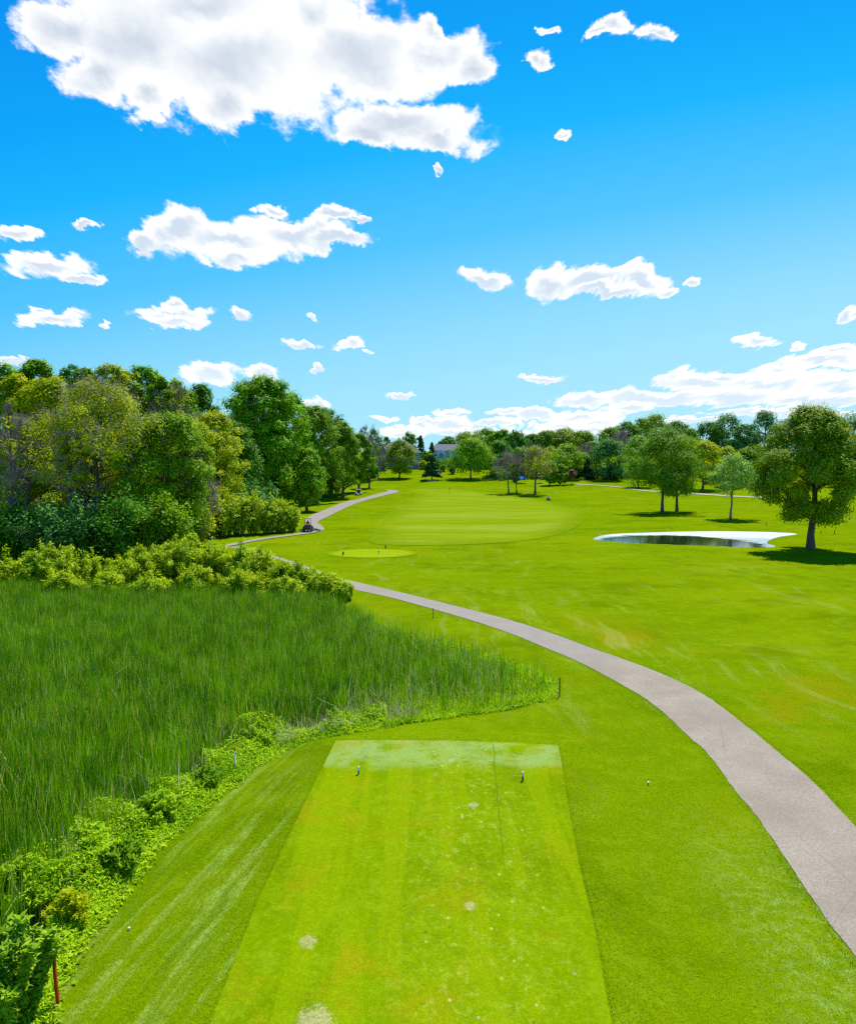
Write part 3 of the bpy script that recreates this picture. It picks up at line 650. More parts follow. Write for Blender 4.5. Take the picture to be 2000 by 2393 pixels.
def tree(label, u, D, vtop, wpx, leaf='mid', shape='dome', cb=0.25, nc=60, nl=130, ls=0.3, cat='tree', seed=None, group=None,
         trunk=0.022, lean=0.0, bark=None, name=None, clus=0.30, bare=0.0, aspect=1.0, open_=0.0, droop=0.0, hh=None, vbase=None, sub=True, depth=1.0, flatc=0.75, stems=1):
    if group and 'trees' in group: wpx *= 1.38; nc = int(nc*1.5)
    else: wpx *= 1.13; nc = int(nc*1.15)
    seed = seed if seed is not None else int(u*7+vtop*13+D*3) % 99991
    rg = np.random.default_rng(seed)
    if vbase: p = G(u, vbase); D = p.y
    else: p = at(u, D)
    H = hh or (ztop(u, vtop, D)-p.z); Rr = wpx/2/ppm(D)
    root = empty(name or cat.replace(' ', '_'), p, 0); tag(root, label, cat, group)
    cz0 = H*cb; CH = H-cz0
    ph = rg.uniform(0, 6.28, 6); am = rg.uniform(0.05, 0.13, 6)
    def wob_(th, t): return 1+sum(am[i]*np.sin((i+1)*th+ph[i]+t*3*(i % 3)) for i in range(6))*0.9
    tt = rg.uniform(0.02, 0.97, nc)**(1.25 if shape == 'cone' else 0.78); th = np.arange(nc)*2.39996+rg.uniform(0, .6, nc)
    rf = np.sqrt(rg.uniform(0.16, 1, nc)); rc = Rr*clus*rg.uniform(0.65, 1.25, nc)
    if shape == 'cone': rc *= (1.15-0.75*tt); rf = rg.uniform(0.5, 1, nc)
    rad = np.clip(profile(shape, tt)*Rr*wob_(th, tt)-rc*0.6, 0.05*Rr, None)*rf
    C = np.stack([np.cos(th)*rad+lean*tt*H, np.sin(th)*rad*depth, cz0+tt*CH*(1-clus*0.25*(Rr/ max(CH,0.1)))], 1)
    if droop: C[:, 2] -= droop*(rad/Rr)**2*CH*0.3
    # trunk and limbs
    tr = max(0.05, H*trunk); paths = []
    tipz = cz0+CH*0.8; k = 9; zz = np.linspace(0, 1, k)
    w1 = rg.normal(0, 0.012*H, (k, 2)); w1[0] = 0; w1 = np.cumsum(w1, 0)*0.5
    TP = np.stack([w1[:, 0]+lean*zz*tipz, w1[:, 1], zz*tipz], 1); TR = tr*(1-zz)**0.75*0.95+tr*0.08; TR[0] *= 1.35
    nodes, nrad = [TP], [TR]
    if stems > 1:
        for s_ in range(stems):
            a = rg.uniform(0, 6.28); e = np.array([math.cos(a)*Rr*0.45, math.sin(a)*Rr*0.45, H*rg.uniform(0.55, 0.8)])
            pth = bez(np.array([math.cos(a)*tr, math.sin(a)*tr, 0.0]), np.array([e[0]*0.3, e[1]*0.3, e[2]*0.5]), e, 7)
            paths.append((pth, np.linspace(tr*0.7, tr*0.12, 7))); nodes.append(pth); nrad.append(np.linspace(tr*.7, tr*.1, 7))
    paths.append((TP, TR))
    order = np.argsort(-rc*(0.5+rf)); nm = min(nc, 9)
    for q, idx in enumerate(order):
        c_ = C[idx]
        NN = np.concatenate(nodes); NR = np.concatenate(nrad)
        ok = (NN[:, 2] < c_[2]-0.12*np.linalg.norm(NN[:, :2]-c_[:2], axis=1)) & (NN[:, 2] > min(cz0*0.75, c_[2]*0.7))
        dd = np.linalg.norm(NN-c_, axis=1)+np.where(ok, 0, 50)
        if q < nm: dd = np.linalg.norm(TP-c_, axis=1)+np.where((TP[:, 2] < c_[2]-0.05*H) & (TP[:, 2] > cz0*0.7), 0, 50); j = int(np.argmin(dd)); s0 = TP[j]; r0 = TR[j]*0.62
        else: j = int(np.argmin(dd)); s0 = NN[j]; r0 = NR[j]*0.6
        if q >= 40 and not bare: break
        midp = (s0*0.45+c_*0.55); midp = midp+np.array([0, 0, 0.10*np.linalg.norm(c_-s0)])+rg.normal(0, 0.03*Rr, 3)
        pt = bez(s0, midp, c_, 6); rr = np.linspace(r0, max(r0*0.25, 0.012), 6)
        paths.append((pt, rr)); nodes.append(pt[2:]); nrad.append(rr[2:])
    V, Fq = tubes(paths, 6)
    mesh_np('trunk', V, Fq, bark or BARK, root, smooth=True)
    # leaves in clusters
    if bare < 1:
        keep = rg.uniform(0, 1, nc) >= bare*0.9
        nlv = (nl*(rc/rc.mean())**2*keep).astype(int)
        ci = np.repeat(np.arange(nc), nlv); n = len(ci)
        d = rg.normal(0, 1, (n, 3)); d[:, 2] += 0.25; d /= np.linalg.norm(d, axis=1)[:, None]
        rr_ = rg.uniform(0.15, 1, n)**0.45
        bump = 1+0.34*np.sin(d[:, 0]*5+ci*1.7)*np.sin(d[:, 1]*5+ci)*1.0+0.15*rg.normal(0, 1, n)
        LC = C[ci]+d*(rc[ci]*rr_*bump)[:, None]*np.array([1, 1, flatc])
        out = LC-np.array([lean*H*0.5, 0, cz0+CH*0.4]); out /= np.linalg.norm(out, axis=1)[:, None]+1e-9
        N = d*0.5+out*0.4+np.array([0, 0, 0.45])
        ax = None
        if aspect > 1.4 or droop: ax = d*0.6+np.array([0, 0, -0.6 if droop else 0.35])
        LV, LF = leaves_mesh(LC, N, ls, rg, aspect, axis=ax, jitter=0.27)
        LV[:, 2] = np.maximum(LV[:, 2], 0.03)
        mesh_np('crown', LV, LF, LM[leaf], root)
    if bare:
        n = int(nc*14*max(bare, 0.3)); ci = rg.integers(0, nc, n)
        paths2 = []
        for i in ci:
            c_ = C[i]; d = rg.normal(0, 1, 3); d += 0.9*(c_-np.array([0, 0, cz0]))/(Rr+1e-6); d[2] += 0.2; d /= np.linalg.norm(d)
            L = rc[i]*rg.uniform(0.8, 1.7); s0 = c_+rg.normal(0, 0.2, 3)*rc[i]; e = s0+d*L
            paths2.append((bez(s0, (s0+e)/2+rg.normal(0, 0.12*L, 3), e, 4), np.linspace(ls*0.11, ls*0.035, 4)))
            for _ in range(3):
                t = rg.uniform(0.2, 0.9); a = s0+d*L*t; dd2 = d+rg.normal(0, 0.8, 3); dd2 /= np.linalg.norm(dd2)
                b2 = a+dd2*L*0.5
                paths2.append((np.stack([a, (a+b2)/2+rg.normal(0, .04*L, 3), b2]), np.array([ls*0.07, ls*0.05, ls*0.03])))
        V, Fq = tubes(paths2, 3); mesh_np('twigs', V, Fq, LM['twig'], root)
    return root

def conifer(label, u, D, vtop, wpx, leaf='spruce', n=5200, ls=0.34, cb=0.06, vbase=None, name='spruce_tree'):
    rg = np.random.default_rng(int(u*3+D)); p = G(u, vbase) if vbase else at(u, D); D = p.y
    H = ztop(u, vtop, D)-p.z; Rr = wpx/2/ppm(D)
    root = empty(name, p); tag(root, label, 'tree')
    V, Fq = tubes([(np.stack([np.zeros(6), np.zeros(6), np.linspace(0, H*0.97, 6)], 1), np.linspace(H*0.018, 0.02, 6))], 6)
    mesh_np('trunk', V, Fq, BARK, root, smooth=True)
    nb = 90; tb = np.sort(rg.uniform(0, 1, nb)); th = np.arange(nb)*2.4+rg.uniform(0, 0.5, nb)
    L = Rr*(1-tb)**0.85*rg.uniform(0.75, 1.15, nb)+0.1
    i = rg.choice(nb, n, p=(L+0.2)/(L+0.2).sum()); s = rg.uniform(0.1, 1, n)**0.7
    z = H*cb+tb[i]*H*(1-cb)
    px_ = L[i]*s; side = rg.normal(0, 0.16, n)*(0.3+s)*L[i]
    C = np.stack([np.cos(th[i])*px_-np.sin(th[i])*side, np.sin(th[i])*px_+np.cos(th[i])*side, z-0.22*px_+0.10*px_*s-np.abs(rg.normal(0, 0.12, n))*(0.4+s)], 1)
    ax = np.stack([np.cos(th[i]), np.sin(th[i]), np.full(n, -0.5)], 1)
    N = np.tile([0, 0, 1.0], (n, 1))+0.3*ax
    LV, LF = leaves_mesh(C, N, ls, rg, 1.7, axis=ax); LV[:, 2] = np.maximum(LV[:, 2], 0.05)
    mesh_np('crown', LV, LF, LM[leaf], root)
    return root

def shrub(label, u, D, vtop, wpx, leaf='lime', vbase=None, n=6000, ls=0.16, aspect=2.2, name='shrub', stems=26, group=None, spread=1.0, arch=0.35, cat='shrub', dense=1.0, hh=None):
    """many stems fanning from the ground, narrow leaves along each"""
    rg = np.random.default_rng(int(u*11+vtop*5+D)); p = G(u, vbase) if vbase else at(u, D); D = p.y
    H = hh or (ztop(u, vtop, D)-p.z); Rr = wpx/2/ppm(D)
    root = empty(name, p); tag(root, label, cat, group)
    paths = []; LC = []; AX = []
    rs_ = np.sqrt(rg.uniform(0, 1, stems)); th = rg.uniform(0, 6.28, stems)
    sprays = []
    for i in range(stems):
        b = np.array([math.cos(th[i])*rs_[i]*Rr*0.45, math.sin(th[i])*rs_[i]*Rr*0.45, 0])
        hh_ = H*(1-0.42*rs_[i]**2)*rg.uniform(0.78, 1.03)
        e = np.array([math.cos(th[i])*rs_[i]*Rr*spread, math.sin(th[i])*rs_[i]*Rr*spread, hh_])
        m = np.array([(b[0]+e[0])*0.5*(1-arch*0.5), (b[1]+e[1])*0.5*(1-arch*0.5), hh_*0.7])
        pt = bez(b, m, e, 6); paths.append((pt, np.linspace(0.03, 0.008, 6)*max(1, H/3))); sprays.append(pt)
        for _ in range(5):
            t0 = rg.uniform(0.25, 0.85); a = pt[int(t0*5)]; d = e-b; d = d/np.linalg.norm(d)+rg.normal(0, 0.55, 3); d[2] = abs(d[2])
            L = H*rg.uniform(0.14, 0.28); sprays.append(bez(a, a+d*L*0.6, a+d*L+np.array([0, 0, -0.12*L]), 4))
            paths.append((sprays[-1], np.linspace(0.012, 0.004, 4)*max(1, H/3)))
    V, Fq = tubes(paths, 4); mesh_np('stems', V, Fq, BARK, root)
    k = rg.integers(0, len(sprays), n); t = rg.uniform(0.0, 1, n)**0.85
    Pn = np.zeros((n, 3)); Tn = np.zeros((n, 3))
    for j, sp in enumerate(sprays):
        msk = k == j
        if not msk.any(): continue
        q = t[msk]*(len(sp)-1); i0 = np.clip(q.astype(int), 0, len(sp)-2); f = (q-i0)[:, None]
        Pn[msk] = sp[i0]*(1-f)+sp[i0+1]*f; Tn[msk] = sp[i0+1]-sp[i0]
    Tn /= np.linalg.norm(Tn, axis=1)[:, None]+1e-9
    Pn = Pn+rg.normal(0, 0.05*Rr*dense+ls*0.4, (n, 3)); ax = Tn+rg.normal(0, 0.6, (n, 3))
    N = np.stack([Pn[:, 0]/Rr*0.5, Pn[:, 1]/Rr*0.5, np.full(n, 0.8)], 1)
    LV, LF = leaves_mesh(Pn, N, ls, rg, aspect, axis=ax, jitter=0.5); LV[:, 2] = np.maximum(LV[:, 2], 0.02)
    mesh_np('foliage', LV, LF, LM[leaf], root)
    return root

# ---------------- right side: trees standing on the lawn
tree('large maple with golden green dome crown beside the pond', 1893, 0, 946, 228, 'maple', 'dome', 0.19, 135, 480, 0.25, seed=5, vbase=1284, trunk=0.024, cat='maple tree', clus=0.2, stems=0, droop=0.12)
tree('taller left tree of the pair with a long bare trunk beyond the pond', 1547, 0, 1004, 170, 'oak', 'dome', 0.25, 78, 260, 0.32, vbase=1199, cat='tree', clus=0.21, trunk=0.018)
tree('shorter right tree of the pair beyond the pond, dark and leaning', 1581, 0, 1018, 112, 'mid', 'oval', 0.18, 52, 240, 0.32, vbase=1195, clus=0.23, trunk=0.018)
tree('small pale leaved tree on a slim leaning trunk left of the maple', 1706, 0, 1062, 118, 'pale', 'dome', 0.42, 50, 110, 0.34, vbase=1212, clus=0.26, trunk=0.016, bark=BARKG, droop=0.3, lean=0.03)
tree('half bare grey tree on the small mound, left of three', 1188, 0, 1058, 70, 'mid', 'dome', 0.35, 30, 30, 0.4, vbase=1152, bare=0.95, bark=BARKG)
tree('slim ivy clad tree on the mound, middle of three', 1207, 0, 1082, 40, 'dark', 'column', 0.30, 34, 60, 0.42, vbase=1151, bare=0.3)
tree('thin crowned yellowish tree on the mound, right of three', 1250, 0, 1042, 78, 'yel', 'dome', 0.32, 50, 75, 0.45, vbase=1155, bare=0.45)
tree('small round green tree beside the pale path, trunk short', 1491, 0, 1062, 66, 'grn', 'dome', 0.25, 45, 70, 0.6, vbase=1138)
tree('bushy green tree with low crown right of the mound', 1283, 0, 1076, 34, 'grn', 'oval', 0.08, 30, 70, 0.55, vbase=1134)
tree('rounder green tree with low crown next to the purple tree', 1309, 0, 1086, 34, 'mid', 'oval', 0.08, 30, 70, 0.55, vbase=1133)
tree('small purple leaved tree at the foot of the tree belt', 1335, 0, 1097, 26, 'purple', 'dome', 0.25, 22, 50, 0.5, vbase=1132)
# ---------------- lawn trees near the houses
tree('round maple with dense crown in front of the brown roofed house', 933, 0, 1029, 74, 'maple', 'dome', 0.10, 70, 110, 0.55, vbase=1117, cat='maple tree', clus=0.26)
conifer('dark spruce standing between the two houses on the lawn', 1009, 0, 1034, 44, 'spruce', 5200, 0.6, 0.12, vbase=1122)
tree('broad oak in front of the blue grey house', 1100, 0, 1027, 100, 'grn', 'dome', 0.16, 85, 110, 0.58, vbase=1119, cat='oak tree')
tree('grey half bare tree between woods edge and round maple', 884, 0, 1040, 42, 'oak', 'oval', 0.1, 34, 50, 0.55, vbase=1120, bare=0.7, bark=BARKG)
shrub('round clipped bush below the blue grey house, left one', 1035, 335, 1083, 18, 'mid', n=700, ls=0.5, aspect=1.3, name='bush', cat='bush', stems=14)
shrub('round clipped bush below the deck stairs', 1057, 325, 1086, 24, 'dark', n=800, ls=0.5, aspect=1.3, name='bush', cat='bush', stems=14)
conifer('dark pointed spruce behind the gap between the houses', 983, 400, 1017, 26, 'spruce', 2000, 0.8)
tree('dark tall tree rising behind the brown roofed house', 957, 430, 1010, 40, 'dark', 'oval', 0.1, 36, 60, 0.9)
tree('bright green small treetop left of the brown roof', 903, 400, 1020, 24, 'grn', 'dome', 0.1, 24, 50, 0.8)
tree('greyish round tree behind the woods corner', 874, 390, 1004, 52, 'oak', 'dome', 0.1, 45, 60, 0.75, bare=0.3)
tree('thin grey leafless treetop above the woods corner', 852, 380, 1000, 40, 'oak', 'vase', 0.2, 26, 30, 0.6, bare=1.0, bark=BARKG)
# ---------------- the belt of trees across the back, front to back
far = [
 ('low dark tree right behind the blue grey house', 1047, 420, 1022, 40, 'dark'),
 ('golden green tree behind the broad oak crown', 1090, 425, 1011, 62, 'maple'),
 ('tall green tree crowning the left hump of the belt', 1135, 430, 1002, 60, 'mid'),
 ('fresh green tree right of the left hump', 1172, 420, 1006, 52, 'grn'),
 ('dark tree just above the bare mound tree', 1208, 410, 1010, 50, 'dark'),
 ('dark rounded tree in the dip left of the middle hump', 1243, 430, 1016, 48, 'dark'),
 ('green tree on the left shoulder of the middle hump', 1277, 420, 1006, 52, 'oak'),
 ('tall yellowish green tree topping the middle hump', 1318, 425, 999, 66, 'maple'),
 ('dark green tree on the right slope of the middle hump', 1358, 430, 1008, 50, 'mid'),
 ('low pale green tree at the gap before the right hump', 1388, 400, 1032, 40, 'grn'),
 ('green tree on the left shoulder of the right hump', 1425, 420, 1000, 58, 'mid'),
 ('grey green tree left of the highest far treetop', 1465, 430, 986, 60, 'dark'),
 ('tall dark green tree at the top of the right hump', 1528, 430, 968, 72, 'mid'),
 ('round tree right of the highest far treetop', 1577, 420, 985, 60, 'oak'),
 ('green tree on the right shoulder of the right hump', 1497, 440, 979, 56, 'oak'),
 ('low bright tree below the shingled roof', 1612, 400, 1003, 40, 'grn'),
 ('dark tree left of the tall dark clump near the big maple', 1657, 410, 984, 58, 'dark'),
 ('tall dark green tree topping the clump left of the big maple', 1697, 400, 966, 72, 'dark'),
 ('blue green tree showing just left of the big maple top', 1782, 390, 957, 66, 'blue'),
 ('dark tree filling low between clump and big maple', 1737, 380, 990, 60, 'blue'),
 ('dark blue tree right of the big maple at the frame edge', 1990, 380, 966, 80, 'blue'),
 ('dark tree hidden mostly behind the big maple crown', 1860, 390, 975, 90, 'dark'),
 ('dark tree behind the right flank of the big maple', 1930, 395, 980, 80, 'oak'),
]
for i, (lb, u, D, vt, wp, lf) in enumerate(far):
    tree(lb, u, D, vt, wp, lf, 'dome', 0.06, 46, 85, 0.85, group='trees of the far belt', clus=0.27)
front = [
 ('green tree standing low behind the bare mound trees', 1165, 345, 1030, 58, 'dark'),
 ('green round tree behind the middle mound tree', 1218, 340, 1045, 56, 'grn'),
 ('round mid green tree in front of the middle hump', 1322, 330, 1040, 74, 'mid'),
 ('yellowish tree left of the round mid green one', 1282, 345, 1046, 54, 'yel'),
 ('light green tree between dark spruce and middle hump', 1362, 345, 1058, 36, 'grn'),
 ('dense dark blue green globe shaped tree in the belt', 1422, 325, 1030, 80, 'blue'),
 ('green tree rising behind the small round path tree', 1492, 345, 1020, 76, 'grn'),
 ('yellow green tree right of the pair beyond the pond', 1643, 255, 1030, 78, 'yel'),
 ('olive tree behind the small pale tree', 1700, 300, 1044, 52, 'yel'),
 ('low dark tree right of the yellow green one', 1668, 320, 1062, 50, 'dark'),
 ('dark green tree behind the small pale tree, right side', 1745, 310, 1050, 60, 'mid'),
 ('green tree filling the view below the big maple crown left', 1815, 330, 1050, 80, 'oak'),
 ('green tree at right frame edge under the maple', 1985, 300, 1040, 90, 'mid'),
 ('dark tree seen through the big maple from behind', 1900, 320, 1045, 90, 'dark'),
 ('mid green tree behind the leaning pair, low', 1560, 330, 1045, 70, 'mid'),
 ('low green tree right behind the broad oak', 1140, 350, 1050, 50, 'mid'),
]
for lb, u, D, vt, wp, lf in front:
    if u > 1160 and D > 290: D = min(D, 345)-28
    tree(lb, u, D, vt, wp, lf, 'dome', 0.05, 48, 90, 0.7, group='trees along the far lawn edge', clus=0.27)
for lb, u, D, vt, wp, lf in front+far[:20:2]:
    if D > 300:
        DD = 352 if u < 1160 else 303+(int(u)*7) % 9
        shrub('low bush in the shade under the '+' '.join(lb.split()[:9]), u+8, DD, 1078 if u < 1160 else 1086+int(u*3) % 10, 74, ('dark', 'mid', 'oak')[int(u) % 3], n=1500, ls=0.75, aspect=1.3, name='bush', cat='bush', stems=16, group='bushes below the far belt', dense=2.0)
for lb, u, D, vt, wp, lf in (('dark bush between the two houses, left', 994, 372, 1056, 26, 'dark'), ('yellowish bush beside the brown roofed house', 988, 345, 1076, 16, 'yel'), ('dark hedge bush under the blue house bay', 1024, 360, 1074, 24, 'dark'),
    ('dark bush left of the brown roofed house', 893, 340, 1062, 34, 'dark'), ('mid green bush left of the clipped round ones', 1005, 348, 1078, 26, 'mid'), ('dark bush under the right end of the deck', 1078, 352, 1072, 34, 'dark')):
    shrub(lb, u, D, vt, wp, lf, n=900, ls=0.6, aspect=1.3, name='bush', cat='bush', stems=14, dense=1.6)
tree('leafless grey tree poking out between the two humps', 1373, 380, 1035, 40, 'oak', 'dome', 0.2, 30, 30, 0.6, bare=1.0, bark=BARKG)
tree('grey twiggy treetop above the dark globe tree', 1450, 370, 1012, 50, 'oak', 'dome', 0.3, 30, 30, 0.6, bare=1.0, bark=BARKG)
conifer('blue dark spruce left of the dense globe tree', 1372, 300, 1066, 36, 'spruce', 3000, 0.6, 0.05)
conifer('small dark spruce right of the dense globe tree', 1443, 310, 1092, 28, 'spruce', 1800, 0.6, 0.05)
conifer('thin spruce tip rising from the left hump', 1198, 415, 1004, 14, 'spruce', 900, 0.8)
conifer('dark spruce tip rising left of the middle hump', 1218, 418, 1006, 16, 'spruce', 900, 0.8)
conifer('low spruce under the dense globe tree, left', 1402, 315, 1100, 20, 'spruce', 1200, 0.6, 0.05)
for lb, u, D, vt, wp, lf in (('dark round bush at the far end of the pale path', 1688, 262, 1138, 20, 'dark'), ('second dark bush right beside the round one on the path', 1702, 258, 1140, 16, 'dark'),
    ('yellowish low bush at the foot of the purple tree', 1348, 292, 1122, 14, 'yel'), ('pale low bush before the dark spruce', 1361, 296, 1118, 16, 'grn'), ('dark bush below the dense globe tree', 1425, 305, 1106, 26, 'dark')):
    shrub(lb, u, D, vt, wp, lf, n=500, ls=0.5, aspect=1.3, name='bush', cat='bush', stems=12)

# ---------------- left woods
big = dict(clus=0.2)
W = [
 # label, u, D, vtop, wpx, leaf, shape, cb, nc, nl, ls, extra
 ('tall cottonwood with fresh green crown at the woods front', 612, 165, 878, 150, 'grn', 'oval', 0.05, 150, 210, 0.50, dict(clus=0.2, depth=0.8)),
 ('green cottonwood shoulder right of the tallest one', 668, 178, 918, 105, 'grn', 'oval', 0.05, 100, 190, 0.50, dict(clus=0.22)),
 ('low hanging light green tree at the woods front', 716, 168, 1045, 78, 'grn', 'dome', 0.10, 70, 130, 0.48, dict(clus=0.24, droop=0.4)),
 ('oak with rounded crown right of the cottonwoods', 735, 205, 946, 92, 'oak', 'dome', 0.08, 90, 170, 0.48, dict(clus=0.23)),
 ('dark oak behind the rounded one', 772, 235, 950, 84, 'dark', 'dome', 0.08, 80, 150, 0.55, dict(clus=0.23)),
 ('oak near the end of the woods over the path', 800, 222, 985, 72, 'oak', 'dome', 0.10, 80, 150, 0.5, dict(clus=0.23)),
 ('last oak of the woods beside the far path', 838, 244, 1012, 50, 'oak', 'dome', 0.12, 65, 120, 0.55, dict(clus=0.25)),
 ('small dark oak at the far corner of the woods', 862, 262, 1045, 34, 'dark', 'dome', 0.12, 45, 100, 0.55, dict(clus=0.26)),
 ('dark oak top rising between yellow trees and cottonwood', 470, 150, 893, 95, 'dark', 'dome', 0.10, 80, 150, 0.5, dict(clus=0.23)),
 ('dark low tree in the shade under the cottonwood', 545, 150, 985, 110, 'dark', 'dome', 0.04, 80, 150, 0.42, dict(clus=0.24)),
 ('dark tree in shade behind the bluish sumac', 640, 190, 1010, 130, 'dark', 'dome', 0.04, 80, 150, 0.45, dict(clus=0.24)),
 ('yellow green tree bending over the dark hollow', 500, 122, 955, 120, 'yel', 'dome', 0.2, 80, 130, 0.36, dict(clus=0.22)),
 ('big yellow green tree with a dark trunk in the middle of the woods', 228, 92, 893, 250, 'yel', 'dome', 0.30, 150, 120, 0.26, dict(clus=0.16, bare=0.25, trunk=0.014)),
 ('green leafy tree right of the dark trunk', 385, 96, 965, 175, 'mid', 'oval', 0.04, 120, 230, 0.30, dict(clus=0.2)),
 ('yellow green tree behind the big one, left', 120, 108, 880, 160, 'yel', 'dome', 0.15, 110, 160, 0.32, dict(clus=0.19)),
 ('tall green tree at the top left of the woods', 95, 118, 838, 130, 'mid', 'dome', 0.15, 100, 170, 0.38, dict(clus=0.2)),
 ('green tree at the left frame edge, top of the woods', 15, 115, 846, 140, 'grn', 'dome', 0.15, 100, 170, 0.38, dict(clus=0.2)),
 ('slim blue green treetop between two tall ones', 172, 126, 845, 70, 'blue', 'oval', 0.2, 60, 110, 0.38, dict(clus=0.23)),
 ('olive green tree behind the big yellow one, right', 265, 112, 848, 130, 'yel', 'dome', 0.15, 100, 150, 0.36, dict(clus=0.2)),
 ('fresh green treetop above the grey twigs', 348, 118, 852, 120, 'grn', 'dome', 0.12, 90, 150, 0.38, dict(clus=0.2)),
 ('green treetop stepping down towards the dark oak', 408, 122, 880, 90, 'mid', 'dome', 0.12, 80, 140, 0.38, dict(clus=0.22)),
 ('half bare olive tree with grey twigs right of centre', 410, 112, 905, 120, 'yel', 'dome', 0.2, 70, 90, 0.33, dict(clus=0.2, bare=0.5)),
 ('leafless grey tree at the left frame edge', 30, 84, 950, 78, 'yel', 'vase', 0.2, 50, 40, 0.28, dict(clus=0.24, bare=0.8)),
 ('yellowish tree low behind the leafless grey one', 60, 100, 980, 130, 'yel', 'dome', 0.1, 80, 130, 0.32, dict(clus=0.22, bare=0.3)),
 ('half bare grey tree left of the dark trunk', 170, 86, 1010, 90, 'yel', 'dome', 0.1, 50, 80, 0.28, dict(clus=0.2, bare=0.5)),
 ('dark green tree filling the woods behind the trunk', 300, 110, 960, 190, 'dark', 'dome', 0.04, 110, 200, 0.40, dict(clus=0.22)),
 ('dark green tree filling the woods at far left', 60, 122, 940, 190, 'dark', 'dome', 0.04, 100, 190, 0.42, dict(clus=0.22)),
 ('olive treetop above the leafy tree', 305, 116, 858, 90, 'yel', 'dome', 0.1, 80, 140, 0.36, dict(clus=0.23)),
 ('mid green treetop right of the fresh green one', 378, 114, 876, 80, 'mid', 'dome', 0.1, 80, 140, 0.36, dict(clus=0.23)),
 ('green treetop just left of the dark oak top', 436, 132, 905, 80, 'mid', 'dome', 0.08, 80, 140, 0.40, dict(clus=0.23)),
 ('green treetop between the left tall trees', 205, 120, 856, 100, 'grn', 'dome', 0.1, 90, 140, 0.38, dict(clus=0.22)),
 ('yellow treetop at the left top of the woods', 50, 112, 872, 100, 'yel', 'dome', 0.1, 80, 140, 0.36, dict(clus=0.22)),
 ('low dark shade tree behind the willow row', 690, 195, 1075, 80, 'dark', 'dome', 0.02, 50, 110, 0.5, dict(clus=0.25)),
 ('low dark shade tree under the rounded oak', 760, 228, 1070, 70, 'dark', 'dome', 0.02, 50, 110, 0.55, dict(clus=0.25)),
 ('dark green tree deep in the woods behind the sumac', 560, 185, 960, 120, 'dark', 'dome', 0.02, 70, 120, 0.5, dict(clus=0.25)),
 ('dark tree deep in the woods left of the hollow', 420, 140, 940, 150, 'dark', 'dome', 0.02, 80, 140, 0.45, dict(clus=0.25)),
 ('dark tree deep in the woods behind the big yellow one', 190, 135, 900, 180, 'dark', 'dome', 0.02, 90, 150, 0.45, dict(clus=0.25)),
 ('yellow green tree above the dead grey thicket', 455, 112, 985, 110, 'yel', 'dome', 0.1, 70, 130, 0.34, dict(clus=0.22)),
]
for lb, u, D, vt, wp, lf, sh, cb, nc, nl, ls, ex in W:
    tree(lb, u, D, vt, wp, lf, sh, cb, nc, nl, ls, group='trees of the woods on the left', **ex)
U = [
 ('dead grey thicket of bare branches', 452, 98, 1058, 120, 'oak', 1.0),
]
tree('dead grey thicket of bare branches behind the willows', 455, 100, 1050, 118, 'oak', 'dome', 0.03, 70, 40, 0.25, bare=1.0, bark=BARKG, clus=0.24, cat='dead shrub', stems=6)
under = [
 ('dark green bush at the left frame edge below the trees', 20, 82, 1165, 150, 'dark', 7000),
 ('blue green dogwood like bush left of the dark trunk', 120, 80, 1170, 150, 'blue', 7000),
 ('dark bush just left of the trunk foot', 195, 84, 1185, 90, 'dark', 5000),
 ('dark green bush right of the trunk foot', 290, 84, 1150, 140, 'dark', 8000),
 ('mid green bush in front of the leafy tree', 385, 86, 1150, 110, 'mid', 6500),
 ('yellowish bush below the dead thicket', 450, 100, 1170, 80, 'yel', 5000),
]
for lb, u, D, vt, wp, lf, n in under:
    shrub(lb, u, D, vt, wp, lf, n=n, ls=0.30, aspect=1.4, name='bush', cat='bush', stems=26, dense=1.6, group='bushes under the woods')
for lb, u, D, vt, wp in (('blue green sumac left behind the yellow willows', 535, 136, 1106, 85), ('blue green sumac right above the willow row', 590, 135, 1124, 90), ('low blue green sumac end over the last willow', 630, 138, 1142, 60)):
    shrub(lb, u, D, vt, wp, 'blue', n=4200, ls=0.38, aspect=2.0, name='sumac', cat='shrub', stems=26, dense=1.6)
wl = [(478,112,1140,70,'yellow green willow at the left end of the row'),(520,114,1150,64,'second willow from the left with golden leaves'),(556,116,1145,58,'tallest lime willow in the row'),
      (592,118,1158,56,'willow between the tallest and the rounded one'),(624,119,1166,52,'rounded willow with feathery sides'),(655,121,1170,48,'second last willow before the mower'),(680,122,1180,34,'last small willow beside the mower')]
for u, D, vt, wp, lb in wl:
    shrub(lb, u, D, vt, wp, 'lime', n=4200, ls=0.26, aspect=2.4, name='willow_shrub', stems=24, group='row of willow shrubs along the path', dense=1.3)
